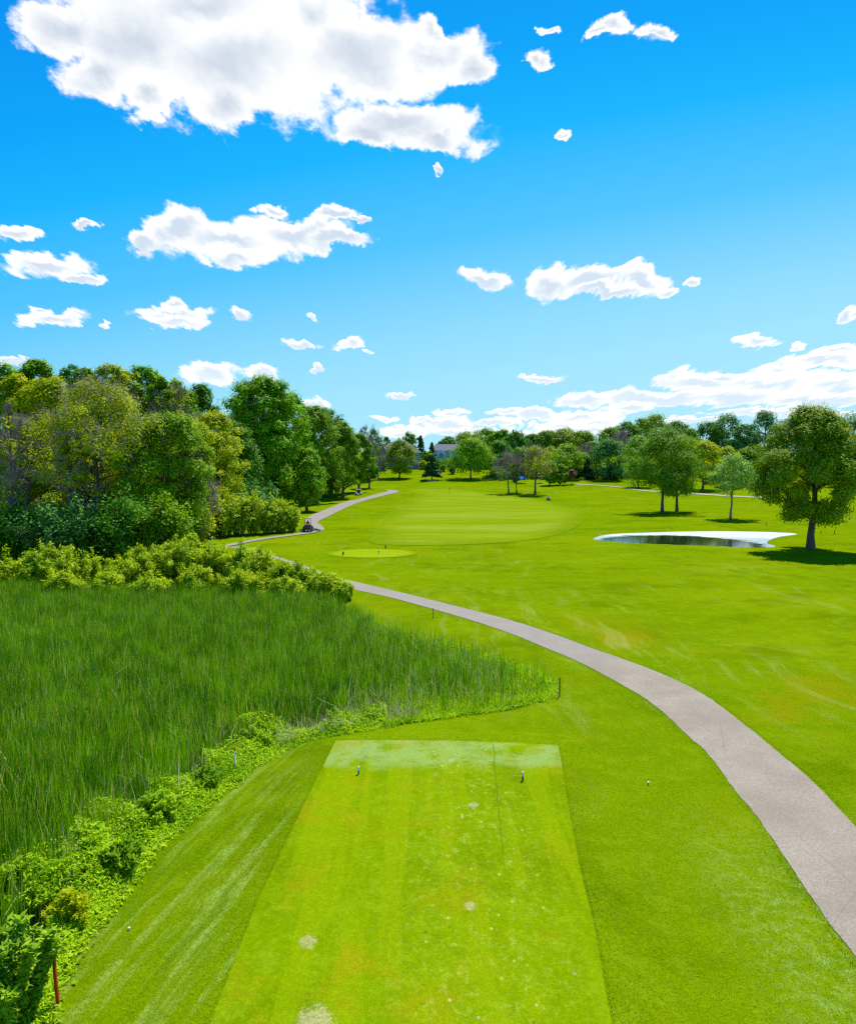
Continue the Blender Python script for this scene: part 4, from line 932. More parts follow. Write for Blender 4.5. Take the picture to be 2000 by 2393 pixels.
fr = [
 (10,68,1310,90,'lime willow at the left frame edge behind the reeds'),(70,69,1290,90,'lime willow second from the left edge'),(125,68,1275,90,'taller lime willow left of the gap'),
 (180,68,1295,80,'lime willow at the left side of the dark gap'),(140,63,1335,70,'low lime willow sprays before the left group'),
 (275,66,1300,80,'lime willow right of the dark gap'),(325,68,1280,90,'lime willow rising in the front row'),(385,70,1266,100,'highest lime willow of the front row'),
 (440,70,1264,100,'wide lime willow in the middle of the front row'),(500,70,1274,90,'lime willow below the far path bend'),(550,68,1275,90,'lime willow left of the path fragment'),
 (600,67,1285,84,'lime willow under the path fragment'),(650,66,1306,80,'lime willow right of the path fragment'),(705,65,1320,80,'willow with blurry tips left of the path start'),
 (758,64,1340,68,'willow beside the start of the path'),(798,62,1362,44,'last small willow at the path start'),(340,62,1345,80,'low willow sprays before the front row'),(240,63,1340,60,'low willow in front of the dark gap'),
 (450,64,1330,90,'low willow in the front of the middle'),(560,63,1335,90,'low willow in front, right of middle'),(660,62,1350,90,'low willow in front near the right end'),
]
for u, D, vt, wp, lb in fr:
    shrub(lb, u, D, vt, wp*1.12, 'lime', n=11000, ls=0.14, aspect=2.8, name='willow_shrub', stems=30, group='willow shrubs behind the reeds', dense=1.0)

# ---------------- reeds, weeds, grass (nobody could count them)
def blades(name, X, Y, hgt, wid, mat, rg, lean=0.12, label=None, cat=None, z0=None):
    n = len(X); Z = height(X, Y) if z0 is None else z0
    a = rg.uniform(0, 2*np.pi, n); side = np.stack([np.cos(a), np.sin(a), np.zeros(n)], 1)
    la = rg.normal(0, lean, n)[:, None]*hgt[:, None]; lb = rg.normal(0, lean, n)[:, None]*hgt[:, None]
    B = np.stack([X, Y, Z-0.02], 1); up = np.array([0, 0, 1.0])
    M = B+up*hgt[:, None]*0.6+np.concatenate([la*0.4, lb*0.4, 0*la], 1)
    T = B+up*hgt[:, None]*rg.uniform(0.88, 1.0, n)[:, None]+np.concatenate([la*1.2, lb*1.2, 0*la], 1)
    w = (wid if hasattr(wid, '__len__') else np.full(n, wid))[:, None]
    V = np.stack([B-side*w*0.5, B+side*w*0.5, M+side*w*0.45, M-side*w*0.45, T], 1).reshape(-1, 3)
    i = np.arange(n)*5
    o = mesh_np(name, V, [np.stack([i, i+1, i+2, i+3], 1), np.stack([i+3, i+2, i+4], 1)], mat)
    if label: tag(o, label, cat, kind='stuff')
    return o
def scatter(n, x0, x1, y0, y1, rg): return rg.uniform(x0, x1, n), rg.uniform(y0, y1, n)
rg = np.random.default_rng(11)
X, Y = scatter(330000, -45, 9, 13, 66, rg)
sd_ = sdist(MARSH, X, Y)
vis = np.abs(X/np.maximum(Y, 1)) < 0.68
# distance to the mown edge on the near side; the reeds stand behind a belt of weeds on the left
nearleft = (X < -1.0)
edge = np.where(nearleft & (Y < 44), 0.75+0.22*np.clip(-X-1, 0, 4), 0.15)
dens = np.where(X > -4, np.clip(0.10+np.clip(sd_-0.5,0,99)*0.075, 0, 1), 1.0)*np.where((sd_ < 2.8) & (np.sin(X*1.3)+np.sin(Y*1.7+X) > 0.6), 0.5, 1)
ok = (sd_ > edge) & vis & (rg.uniform(0, 1, len(X)) < dens)
X, Y, sd2 = X[ok], Y[ok], sd_[ok]
tall = 1.35+0.6*np.clip(sd2/4, 0, 1)
hg = tall*rg.uniform(0.62, 1.22, len(X))*(1+0.10*np.sin(X*0.35+1)*np.sin(Y*0.3))
blades('reeds', X, Y, hg, rg.uniform(0.018, 0.036, len(X)), LM['reed'], rg, 0.075, 'dense dark green cattail reeds filling the marsh', 'reeds')
# weeds belt
X, Y = scatter(760000, -20, 8, 12, 45, rg)
s3 = sdist(MARSH, X, Y); vis = (X/np.maximum(Y, 1) > -0.66)
wmax = np.where(X < -2.0, (1.7+0.5*np.clip(-X-4, 0, 3))*(0.7+0.5*np.sin(X*0.9+Y*0.6)*np.sin(Y*1.3)), 0.55)
ok = (s3 > -0.05-0.5*rg.uniform(0, 1, len(X))**3) & (s3 < wmax) & vis; X, Y, s3 = X[ok], Y[ok], s3[ok]
lump = 0.5+0.5*np.sin(X*1.7+np.sin(Y*1.1)*2)*np.sin(Y*1.3+1)
hmax = np.where(X < -2.0, np.clip(0.12+s3*0.65, 0.1, 1.05)*(0.65+0.6*lump), 0.14)
hmax = np.maximum(hmax, 0.08); Zb = height(X, Y)
Pn = np.stack([X, Y, Zb+hmax*rg.uniform(0.05, 1, len(X))**0.6], 1)
LV, LF = leaves_mesh(Pn, np.tile([0, 0, 1.0], (len(X), 1)), 0.06, rg, 3.0, axis=np.tile([0, 0, 0.7], (len(X), 1))+rg.normal(0, 0.7, (len(X), 3)), jitter=0.6)
o = mesh_np('weeds', LV, LF, LM['weed']); tag(o, 'bright green leafy weeds along the marsh edge', 'weeds', kind='stuff')
# undergrowth on the wet floor, right part of the marsh
X, Y = scatter(150000, -12, 9, 26, 55, rg); s3 = sdist(MARSH, X, Y)
ok = (rg.uniform(0, 1, len(X)) < np.clip((X+9)/9, 0.12, 1)*0.75*np.clip((s3+0.7)/0.7, 0, 1)**2); X, Y = X[ok], Y[ok]
blades('undergrowth', X, Y, rg.uniform(0.12, 0.5, len(X)), rg.uniform(0.03, 0.05, len(X)), LM['weed'], rg, 0.3, 'light green undergrowth between the thin reeds', 'undergrowth')
# dead stalks and litter where the stand is thin
M_DEAD = leaf_mat('dead_reed', (0.42, 0.36, 0.18), (0.70, 0.62, 0.38), 0.8, 0.2)
X, Y = scatter(9000, -7, -0.5, 30, 41, rg); s4 = sdist(MARSH, X, Y)
ok = (s4 > 0.2) & (rg.uniform(0, 1, len(X)) < np.exp(-s4/3.0)*(0.4+0.6*(np.sin(X*2.1+1)*np.sin(Y*0.9) > 0)))
X2, Y2 = scatter(5000, -34, 4, 15, 60, rg); ok2 = sdist(MARSH, X2, Y2) > 1.0
hd = np.concatenate([rg.uniform(0.15, 1.0, ok.sum()), rg.uniform(1.3, 2.0, ok2.sum())])
X, Y = np.concatenate([X[ok], X2[ok2]]), np.concatenate([Y[ok], Y2[ok2]])
blades('dead_reeds', X, Y, hd, rg.uniform(0.015, 0.035, len(X)), M_DEAD, rg, 0.3, 'pale dead reed stalks among the green ones', 'dead reeds')
# rough grass tufts near the camera, clear of tee and path
PATHP = [G(u, v).xy for u, v in LOW[4:]]+[G(u, v).xy for u, v in UPP[4:]][::-1]
PATHP = np.array([(p[0], p[1]) for p in PATHP])
X, Y = scatter(620000, -16, 26, 12.5, 44, rg)
keep = rg.uniform(0, 1, len(X)) < np.clip(22/np.maximum(Y, 1), 0, 1)**2
X, Y = X[keep], Y[keep]
ok = (np.abs(X/Y) < 0.64) & (sdist(TEE, X, Y) < -0.03) & (sdist(MARSH, X, Y) < 0.1) & (sdist(PATHP, X, Y) < 0.03)
X, Y = X[ok], Y[ok]
XR, YR = scatter(900000, -8, 28, 13, 62, rg); dp = sdist(PATHP, XR, YR)
okr = (dp > -0.22) & (dp < 0.05*rg.uniform(-1, 1.4, len(XR))) & (np.abs(XR/YR) < 0.64) & (sdist(MARSH, XR, YR) < 0)
TX, TY = scatter(260000, -6, 8, 12.5, 30, rg); dt = sdist(TEE, TX, TY); okt = (dt < -0.02) & (dt > -0.10)
X = np.concatenate([X, XR[okr], TX[okt]]); Y = np.concatenate([Y, YR[okr], TY[okt]])
hb = np.concatenate([rg.uniform(0.03, 0.075, ok.sum()), rg.uniform(0.04, 0.10, okr.sum()), rg.uniform(0.03, 0.06, okt.sum())])
blades('grass', X, Y, hb, rg.uniform(0.008, 0.018, len(X)), LM['grass'], rg, 0.35, 'mown rough grass around the tee', 'grass')

# distinct weed clumps and bushes on the marsh rim
rim = [(480,1838,1778,95,'leafy dark bush on the marsh rim right of the white stake',), (535,1800,1700,70,'x')]
def clump(lb, u, vb, h, wm, leaf='weed', n=2600, ls=0.10, asp=2.2, name='weed_clump', cat='weed clump'):
    p = G(u, vb); rgx = np.random.default_rng(int(u+vb)); root = empty(name, p); tag(root, lb, cat)
    st = 34; V, Fq = None, None; paths = []; C = []; A = []
    for i in range(st):
        a = rgx.uniform(0, 6.28); r = math.sqrt(rgx.uniform(0, 1)); e = np.array([math.cos(a)*r*wm/2, math.sin(a)*r*wm/2, h*(1-0.45*r*r)*rgx.uniform(0.75, 1.05)])
        b = e*np.array([0.35, 0.35, 0]); pt = bez(b, np.array([b[0]*0.7+e[0]*0.3, b[1]*.7+e[1]*.3, e[2]*0.7]), e, 5)
        paths.append((pt, np.linspace(0.010, 0.003, 5))); m = n//st; t = rgx.uniform(0.15, 1, m)
        ix = np.clip((t*4).astype(int), 0, 3); f = (t*4-ix)[:, None]; C.append(pt[ix]*(1-f)+pt[ix+1]*f+rgx.normal(0, 0.06, (m, 3))); A.append(rgx.normal(0, 1, (m, 3))+np.array([0, 0, 0.3]))
    V, Fq = tubes(paths, 4); mesh_np('stems', V, Fq, BARK, root)
    C = np.concatenate(C); A = np.concatenate(A)
    LV, LF = leaves_mesh(C, np.tile([0, 0, 0.9], (len(C), 1)), ls, rgx, asp, axis=A, jitter=0.5); LV[:, 2] = np.maximum(LV[:, 2], 0.01)
    mesh_np('foliage', LV, LF, LM[leaf], root); return root
clump('dark leafy bush on the marsh rim below the white stake', 478, 1848, 0.9, 1.3, 'mid', 3200, 0.07, 2.8)
clump('bright bushy weed on the marsh rim above the white stake', 606, 1748, 1.1, 1.9, 'weed', 5500, 0.065, 3.0)
clump('bushy dark based weed where the marsh rim bends', 285, 2040, 1.0, 1.4, 'mid', 3600, 0.07, 2.8)
clump('tall bright weed mass left of the bending rim', 215, 2040, 1.4, 2.2, 'weed', 6500, 0.065, 3.0)
clump('bright weed mass over the middle of the rim', 365, 1925, 1.1, 2.0, 'weed', 5500, 0.065, 3.0)
clump('brownish weed clump above the glossy corner bush', 165, 2170, 1.1, 1.2, 'yel', 3200, 0.06, 2.8)
clump('small blue green plant at the foot of the reeds', 868, 1695, 0.45, 0.7, 'blue', 700, 0.09)
clump('weedy mound above the corner bush at the left edge', 60, 2130, 1.5, 2.2, 'weed', 6500, 0.065, 3.0)
b = clump('large glossy leaved bush cut by the lower left corner', 25, 2405, 2.5, 2.3, 'bush', 13000, 0.10, 2.1, 'bush', 'bush')

# ------------------------------------------------------------------ stakes and markers
M_RED = pmat('red_paint', (0.42, 0.035, 0.01), 0.5); M_WHITE = pmat('white_paint', (0.75, 0.75, 0.72), 0.5)
M_RUST = pmat('weathered_stake', (0.14, 0.07, 0.035), 0.8); M_DARK = pmat('dark_plastic', (0.02, 0.025, 0.03), 0.5)
M_BLUEP = pmat('blue_paint', (0.03, 0.12, 0.35), 0.5)
def stake(lb, u, vb, vt, w, mat, tip=None, lean=(0, 0), group=None, name='stake'):
    p = G(u, vb); h = (vb-vt)/F*p.y/math.cos(math.atan((vb-HORIZ)/F))**1.0*1.06
    r = empty(name, p); tag(r, lb, 'stake', group); hb = h*0.86 if tip else h
    MB().prism([(-w/2, -w/2, -0.1), (w/2, -w/2, -0.1), (w/2, w/2, -0.1), (-w/2, w/2, -0.1)], (lean[0]*hb, lean[1]*hb, hb+0.1)).build('post', mat, r)
    if tip:
        q = Vector((lean[0]*hb, lean[1]*hb, hb+0.002)); w2 = w*1.02
        MB().prism([q+Vector(a) for a in ((-w2/2, -w2/2, 0), (w2/2, -w2/2, 0), (w2/2, w2/2, 0), (-w2/2, w2/2, 0))], (0, 0, h-hb)).build('painted_tip', tip, r)
    else:
        q = Vector((lean[0]*hb, lean[1]*hb, hb+0.002)); MB().box(q+Vector((0, 0, 0.01)), (w*1.1, w*1.1, 0.02)).build('cap', mat, r)
    return r
stake('red wooden hazard stake at the foot of the corner bush', 137, 2347, 2250, 0.06, M_RED, lean=(-0.06, 0))
stake('white hazard stake with red tip in the marsh weeds', 553, 1807, 1752, 0.05, M_WHITE, M_RED, lean=(-0.07, 0))
stake('weathered brown stake standing alone at the marsh tip', 1307, 1627, 1587, 0.055, M_RUST)
stake('dark thin stake behind the reeds near the path', 1012, 1445, 1423, 0.05, M_RUST)
stake('thin stake behind the pond under the maple crown', 1789, 1229, 1221, 0.07, M_RUST)
stake('left one of two thin stakes right of the maple trunk', 1917, 1248, 1239, 0.07, M_RUST)
stake('right one of two thin stakes right of the maple trunk', 1949, 1248, 1239, 0.07, M_RUST)
def marker(lb, u, v, h=0.26, low=M_DARK, top=M_WHITE, cat='tee marker', r=0.035):
    p = G(u, v); p.z += 0.03; e = empty('tee_marker', p); tag(e, lb, cat)
    MB().tube([(0, 0, 0), (0, 0, h*0.5)], [r*0.9, r], 10).build('base', low, e)
    MB().tube([(0, 0, h*0.5), (0, 0, h*0.93), (0, 0, h)], [r*1.1, r*1.1, r*0.5], 10).build('head', top, e)
    return e
marker('left tee marker, white top on a blue post', 838, 1811, 0.30, M_BLUEP)
marker('right tee marker, white top on a dark post', 1221, 1826, 0.34, M_DARK)
marker('dark marker at the near edge of the forward tee', 802, 1298, 0.5, M_DARK, M_DARK, r=0.09)
marker('pinkish marker on the forward tee, right of the dark one', 885, 1295, 0.45, M_WHITE, pmat('pink_paint', (0.6, 0.3, 0.25)), r=0.09)
marker('small dark marker at the back edge of the forward tee', 901, 1283, 0.5, M_DARK, M_DARK, r=0.08)
marker('small white and blue yardage marker on the lawn right of the tee', 1514, 1834, 0.09, M_BLUEP, M_WHITE, 'yardage marker', 0.035)
p = G(1050, 1154); e = empty('flagstick', p); tag(e, 'thin dark flagstick on the pale fairway', 'flagstick')
MB().tube([(0, 0, 0), (0, 0, 2.2)], 0.05, 8).build('pole', M_DARK, e)
MB().prism([(0.05, 0, 1.75), (0.5, 0.03, 1.9), (0.05, 0, 2.15)], (0, 0.02, 0)).build('flag', pmat('flag_cloth', (0.12, 0.10, 0.10)), e)
# golf balls and fallen stalks by the rim
for lb, u, v in (('white golf ball in the grass near the corner bush', 240, 2148), ('second white ball further down the grass', 302, 2173), ('white ball on the lawn edge above the middle weeds', 451, 1872)):
    p = G(u, v); me = bmesh.new(); bmesh.ops.create_icosphere(me, subdivisions=3, radius=0.034); m_ = bpy.data.meshes.new('ball'); me.to_mesh(m_); me.free(); m_.materials.append(M_WHITE)
    o = bpy.data.objects.new('golf_ball', m_); COL.objects.link(o); o.location = p+Vector((0, 0, 0.045)); tag(o, lb, 'golf ball')
M_STRAW = pmat('dry_stalk', (0.42, 0.40, 0.16), 0.8)
for lb, a, b_ in (('pale fallen reed stalk lying across the lawn edge', (222, 2118), (304, 2080)), ('shorter pale stalk lying near the red stake', (150, 2228), (178, 2213))):
    A = G(*a); B = G(*b_); m_ = (A+B)/2+Vector((0.05, 0.05, 0.06))
    o = MB().tube([A+Vector((0, 0, 0.04)), m_, B+Vector((0, 0, 0.10))], [0.018, 0.014, 0.006], 6).build('fallen_stalk', M_STRAW); tag(o, lb, 'stalk')

# ------------------------------------------------------------------ people (one skinned body each)
M_SKIN = pmat('skin', (0.42, 0.24, 0.16), 0.6)
def person(lb, loc, rz, shirt, trousers, cap):
    root = empty('person', loc, rz); tag(root, lb, 'person')
    # seated: pelvis at the origin, facing +Y
    J = [((0,0,0),.15),((0,0.0,.16),.145),((0,.01,.34),.16),((0,.02,.47),.12),((0,.02,.54),.06),((0,.03,.62),.085),((0,.035,.71),.10),((0,.03,.79),.075)]
    E = [(i, i+1) for i in range(7)]
    def chain(start, pts):
        k = start
        for p, r in pts: J.append((p, r)); E.append((k, len(J)-1)); k = len(J)-1
        return k
    for s in (-1, 1):
        w = chain(3, [((s*.17,.02,.46),.075),((s*.21,.08,.32),.052),((s*.21,.20,.18),.045),((s*.17,.36,.22),.034),((s*.15,.44,.24),.03)])
        for j, (dx, dz) in enumerate(((-.03, 0), (-.01, .008), (.01, .006), (.03, -.002))):
            chain(w, [((s*.15+dx,.49,.245+dz),.010),((s*.15+dx,.53-.004*j,.225+dz),.009),((s*.15+dx,.525,.195+dz),.008)])
        chain(w, [((s*.15-s*.045,.455,.225),.011),((s*.15-s*.05,.49,.205),.009)])
        chain(0, [((s*.11,.10,.02),.10),((s*.14,.42,.04),.075),((s*.15,.50,-.10),.06),((s*.15,.54,-.36),.045),((s*.15,.62,-.40),.045),((s*.15,.70,-.42),.03)])
    me = bpy.data.meshes.new('body'); me.from_pydata([j[0] for j in J], E, []); me.update()
    o = bpy.data.objects.new('body', me); COL.objects.link(o); o.parent = root
    md = o.modifiers.new('skin', 'SKIN'); sv = me.skin_vertices[0].data if me.skin_vertices else None
    if sv is None:
        bpy.context.view_layer.update(); sv = me.skin_vertices[0].data
    for v, j in zip(sv, J): v.radius = (j[1], j[1]); v.use_root = False
    sv[0].use_root = True
    sb = o.modifiers.new('sub', 'SUBSURF'); sb.levels = 1; sb.render_levels = 1
    m = bpy.data.materials.new('clothed_body'); m.use_nodes = True; g = NT(m.node_tree); b = g.n['Principled BSDF']
    tc = g.n.new('ShaderNodeTexCoord'); x, y, z = g.xyz(tc.outputs['Object'])
    c = g.mix(g.m('GREATER_THAN', z, 0.10), trousers, shirt)
    c = g.mix(g.m('LESS_THAN', z, -0.34), c, (0.03, 0.025, 0.02))
    c = g.mix(g.m('GREATER_THAN', z, 0.53), c, (0.42, 0.24, 0.16))
    hands = g.m('MULTIPLY', g.m('GREATER_THAN', y, 0.30), g.m('GREATER_THAN', z, 0.14)); c = g.mix(hands, c, (0.42, 0.24, 0.16))
    g.l.new(c, b.inputs['Base Color']); b.inputs['Roughness'].default_value = 0.8; me.materials.append(m)
    MB().tube([(0,.03,.74),(0,.03,.80),(0,.03,.85)], [.115,.11,.05], 12).box((0,.15,.755), (.15,.12,.015)).build('cap', pmat('cap_cloth', cap), root)
    return root

# ------------------------------------------------------------------ vehicles
M_TYRE = pmat('tyre', (0.02, 0.02, 0.02), 0.9); M_RIM = pmat('rim', (0.5, 0.5, 0.48), 0.4); M_BODY = pmat('mower_red', (0.40, 0.03, 0.035), 0.4, coat=0.3)
M_GREY = pmat('dark_metal', (0.045, 0.045, 0.05), 0.5, 0.3); M_SEAT = pmat('seat_vinyl', (0.03, 0.03, 0.03), 0.6)
def wheel(parent, x, y, r, w, name='wheel'):
    h = MB().tube([(x-w*0.15, y, r), (x+w*0.15, y, r)], r*0.25, 10).build(name, M_GREY, parent)
    t = MB().tube([(x-w/2, y, r), (x-w*0.36, y, r), (x+w*0.36, y, r), (x+w/2, y, r)], [r*0.88, r, r, r*0.88], 18).build('tyre', M_TYRE, h)
    MB().tube([(x-w*0.53, y, r), (x+w*0.53, y, r)], r*0.55, 14).build('rim', M_RIM, h)
    return h
def tractor():
    p = G(720, 1243); rz = R(8); t = empty('fairway_mower', p, rz, 1.0)
    tag(t, 'red and dark gang mower driven away along the path bend', 'mower')
    MB().box((0, 0.2, 0.62), (0.9, 2.1, 0.35), bevel=0.04).build('chassis', M_GREY, t)
    MB().box((0, -0.65, 0.98), (1.0, 0.9, 0.62), bevel=0.06, taper=0.93).build('engine_cover', M_GREY, t)
    gl = MB()
    for k in range(6): gl.box((0, -1.12, 0.75+k*0.085), (0.8, 0.03, 0.03))
    gl.build('grille', pmat('grille', (0.12, 0.12, 0.12)), t)
    MB().box((0, -0.62, 1.345), (1.04, 0.94, 0.10), bevel=0.03).build('hood', M_BODY, t)
    MB().box((0, -1.10, 1.31), (1.02, 0.04, 0.05)).build('rear_stripe', M_WHITE, t)
    MB().box((0, 0.15, 1.05), (0.5, 0.5, 0.12), bevel=0.03).box((0, -0.08, 1.33), (0.5, 0.1, 0.5), bevel=0.03).build('seat', M_SEAT, t)
    r = MB(); r.tube([(-0.52, -0.15, 0.8), (-0.52, -0.15, 2.2), (-0.46, -0.15, 2.26), (0.46, -0.15, 2.26), (0.52, -0.15, 2.2), (0.52, -0.15, 0.8)], 0.035, 8); r.build('roll_bar', M_GREY, t)
    sw = MB(); pts = [(0.19*math.cos(a), 0.72+0.12*math.sin(a), 1.38+0.12*math.sin(a)) for a in np.linspace(0, 2*math.pi, 16)]
    sw.tube(pts, 0.015, 6).tube([(0, 0.72, 1.38), (0, 0.95, 0.9)], 0.03, 8); sw.build('steering_wheel', M_SEAT, t)
    MB().box((-0.62, 0.55, 1.0), (0.28, 0.9, 0.06), bevel=0.02).build('fender', M_BODY, t)
    MB().box((0.62, 0.55, 1.0), (0.28, 0.9, 0.06), bevel=0.02).build('fender', M_BODY, t)
    for x, y, r_, w_ in ((-0.68, 0.6, 0.45, 0.34), (0.68, 0.6, 0.45, 0.34), (-0.55, -0.8, 0.34, 0.26), (0.55, -0.8, 0.34, 0.26)): wheel(t, x, y, r_, w_)
    for k, (x, y) in enumerate(((0, 1.65), (1.25, 0.9), (1.75, 0.2), (-1.15, 0.9))):
        c = MB().box((x, y, 0.27), (0.72, 0.42, 0.22), bevel=0.03).tube([(x*0.5, y*0.6+0.1, 0.6), (x, y, 0.42)], 0.035, 6)
        c = c.build('cutting_unit', M_GREY, t)
        MB().tube([(x-0.36, y-0.25, 0.11), (x+0.36, y-0.25, 0.11)], 0.10, 10).build('roller', M_RIM, c)
        MB().tube([(x-0.36, y+0.05, 0.17), (x+0.36, y+0.05, 0.17)], 0.11, 10).build('reel', M_TYRE, c)
    loc = t.matrix_basis @ Vector((0, 0.15, 1.24)) if False else Vector(p)+Matrix.Rotation(rz, 3, 'Z') @ Vector((0, 0.15, 1.24))
    person('driver in a dark red top seated on the gang mower', loc, rz, (0.16, 0.02, 0.03), (0.03, 0.03, 0.05), (0.02, 0.02, 0.02))
tractor()
def rider():
    p = G(1281, 1170); rz = R(180+5); t = empty('riding_mower', p, rz); tag(t, 'small dark riding mower facing this way on the pale fairway edge', 'mower')
    MB().box((0, 0.1, 0.42), (0.7, 1.3, 0.3), bevel=0.05).build('body', M_GREY, t)
    MB().box((0, 0.62, 0.62), (0.55, 0.5, 0.25), bevel=0.08, taper=0.8).build('hood', M_GREY, t)
    MB().box((0, -0.25, 0.62), (0.45, 0.42, 0.1), bevel=0.03).box((0, -0.45, 0.82), (0.45, 0.08, 0.35), bevel=0.03).build('seat', M_SEAT, t)
    for x, y, r_, w_ in ((-0.42, -0.35, 0.26, 0.2), (0.42, -0.35, 0.26, 0.2), (-0.38, 0.6, 0.19, 0.14), (0.38, 0.6, 0.19, 0.14)): wheel(t, x, y, r_, w_)
    sw = MB(); sw.tube([(0.16*math.cos(a), 0.22+0.1*math.sin(a), 0.95+0.08*math.sin(a)) for a in np.linspace(0, 2*math.pi, 14)], 0.015, 6).tube([(0, 0.22, 0.95), (0, 0.4, 0.6)], 0.025, 6); sw.build('steering_wheel', M_SEAT, t)
    loc = Vector(p)+Matrix.Rotation(rz, 3, 'Z') @ Vector((0, -0.25, 0.80))
    person('rider in a white top and dark blue trousers on the small mower', loc, rz, (0.75, 0.75, 0.75), (0.02, 0.04, 0.12), (0.75, 0.75, 0.7))
rider()
def golf_cart():
    p = G(838, 1157); rz = R(70); t = empty('golf_cart', p, rz); tag(t, 'white golf cart parked in the shade under the last oaks', 'golf cart')
    MB().box((0, 0, 0.42), (1.15, 2.2, 0.28), bevel=0.06).box((0, 0.85, 0.68), (1.1, 0.55, 0.34), bevel=0.1, taper=0.8).box((0, -0.85, 0.68), (1.1, 0.5, 0.3), bevel=0.06).build('body', M_WHITE, t)
    MB().box((0, -0.25, 0.72), (1.0, 0.5, 0.14), bevel=0.04).box((0, -0.52, 1.0), (1.0, 0.1, 0.4), bevel=0.04).build('seat', M_SEAT, t)
    MB().box((0, 0, 1.85), (1.15, 1.8, 0.07), bevel=0.03).build('roof', M_WHITE, t)
    r = MB()
    for x in (-0.5, 0.5): r.tube([(x, 0.75, 0.8), (x, 0.55, 1.85)], 0.022, 6).tube([(x, -0.7, 0.8), (x, -0.7, 1.85)], 0.022, 6)
    r.build('roof_posts', M_GREY, t)
    MB().prism([(-0.48, 0.74, 0.9), (0.48, 0.74, 0.9), (0.48, 0.58, 1.78), (-0.48, 0.58, 1.78)], (0, 0.01, 0)).build('windscreen', pmat('windscreen', (0.25, 0.3, 0.3), 0.1), t)
    for x, y in ((-0.5, 0.8), (0.5, 0.8), (-0.5, -0.8), (0.5, -0.8)): wheel(t, x, y, 0.24, 0.18)
golf_cart()
def canopy():
    p = G(1218, 1130); D = p.y; w = 23/ppm(D); t = empty('canopy_tent', p); tag(t, 'bright blue pop-up canopy tent behind the mound trees', 'canopy tent')
    h0, h1, s = 1.9, 2.9, w/2; c = MB(); P = [(-s, -s, h0), (s, -s, h0), (s, s, h0), (-s, s, h0)]
    for i in range(4): c.poly([P[i], P[(i+1) % 4], (0, 0, h1)]); a, b_ = P[i], P[(i+1) % 4]; c.poly([a, b_, (b_[0], b_[1], h0-0.25), (a[0], a[1], h0-0.25)])
    c.build('cover', pmat('blue_canvas', (0.01, 0.20, 0.75), 0.9, spec=0.0), t)
    for sx in (-1, 1):
        for sy in (-1, 1): MB().tube([(sx*(s-0.1), sy*(s-0.1), 0), (sx*(s-0.1), sy*(s-0.1), h0-0.05)], 0.03, 6).build('leg', M_GREY, t)
    p2 = at(1214, D+1.5); b = empty('picnic_table', p2); tag(b, 'dark picnic table under the blue canopy', 'table')
    MB().box((0, 0, 0.74), (1.8, 0.75, 0.05)).build('table_top', M_BLUEP, b)
    MB().box((0, 0.65, 0.45), (1.8, 0.26, 0.04)).box((0, -0.65, 0.45), (1.8, 0.26, 0.04)).build('benches', M_BLUEP, b)
    MB().box((-0.7, 0, 0.36), (0.06, 1.3, 0.06)).box((0.7, 0, 0.36), (0.06, 1.3, 0.06)).tube([(-0.7, 0.5, 0), (-0.7, 0.2, 0.71)], 0.03, 6).tube([(-0.7, -0.5, 0), (-0.7, -0.2, 0.71)], 0.03, 6).tube([(0.7, 0.5, 0), (0.7, 0.2, 0.71)], 0.03, 6).tube([(0.7, -0.5, 0), (0.7, -0.2, 0.71)], 0.03, 6).build('frame', M_GREY, b)
canopy()

# ------------------------------------------------------------------ houses
def shingle(name, c):
    m = bpy.data.materials.new(name); m.use_nodes = True; g = NT(m.node_tree); b = g.n['Principled BSDF']; tc = g.n.new('ShaderNodeTexCoord')
    br = g.n.new('ShaderNodeTexBrick'); g.l.new(tc.outputs['Object'], br.inputs[0]); br.inputs['Scale'].default_value = 3
    br.inputs['Color1'].default_value = (*c, 1); br.inputs['Color2'].default_value = (*[x*0.75 for x in c], 1); br.inputs['Mortar'].default_value = (*[x*0.6 for x in c], 1)
    g.l.new(br.outputs[0], b.inputs['Base Color']); b.inputs['Roughness'].default_value = 0.9; return m
def siding(name, c):
    m = bpy.data.materials.new(name); m.use_nodes = True; g = NT(m.node_tree); b = g.n['Principled BSDF']; tc = g.n.new('ShaderNodeTexCoord')
    wv = g.n.new('ShaderNodeTexWave'); wv.bands_direction = 'Z'; wv.inputs['Scale'].default_value = 1.6; g.l.new(tc.outputs['Object'], wv.inputs[0])
    g.l.new(g.mix(g.m('MULTIPLY', wv.outputs[1], 0.3), c, tuple(x*0.7 for x in c)), b.inputs['Base Color']); b.inputs['Roughness'].default_value = 0.7; return m
M_GLASS = pmat('window_glass', (0.02, 0.04, 0.06), 0.08, spec=0.8); M_TRIM = pmat('white_trim', (0.72, 0.74, 0.72), 0.6)
M_STONE = pmat('stone', (0.36, 0.34, 0.29), 0.9, spec=0.0)
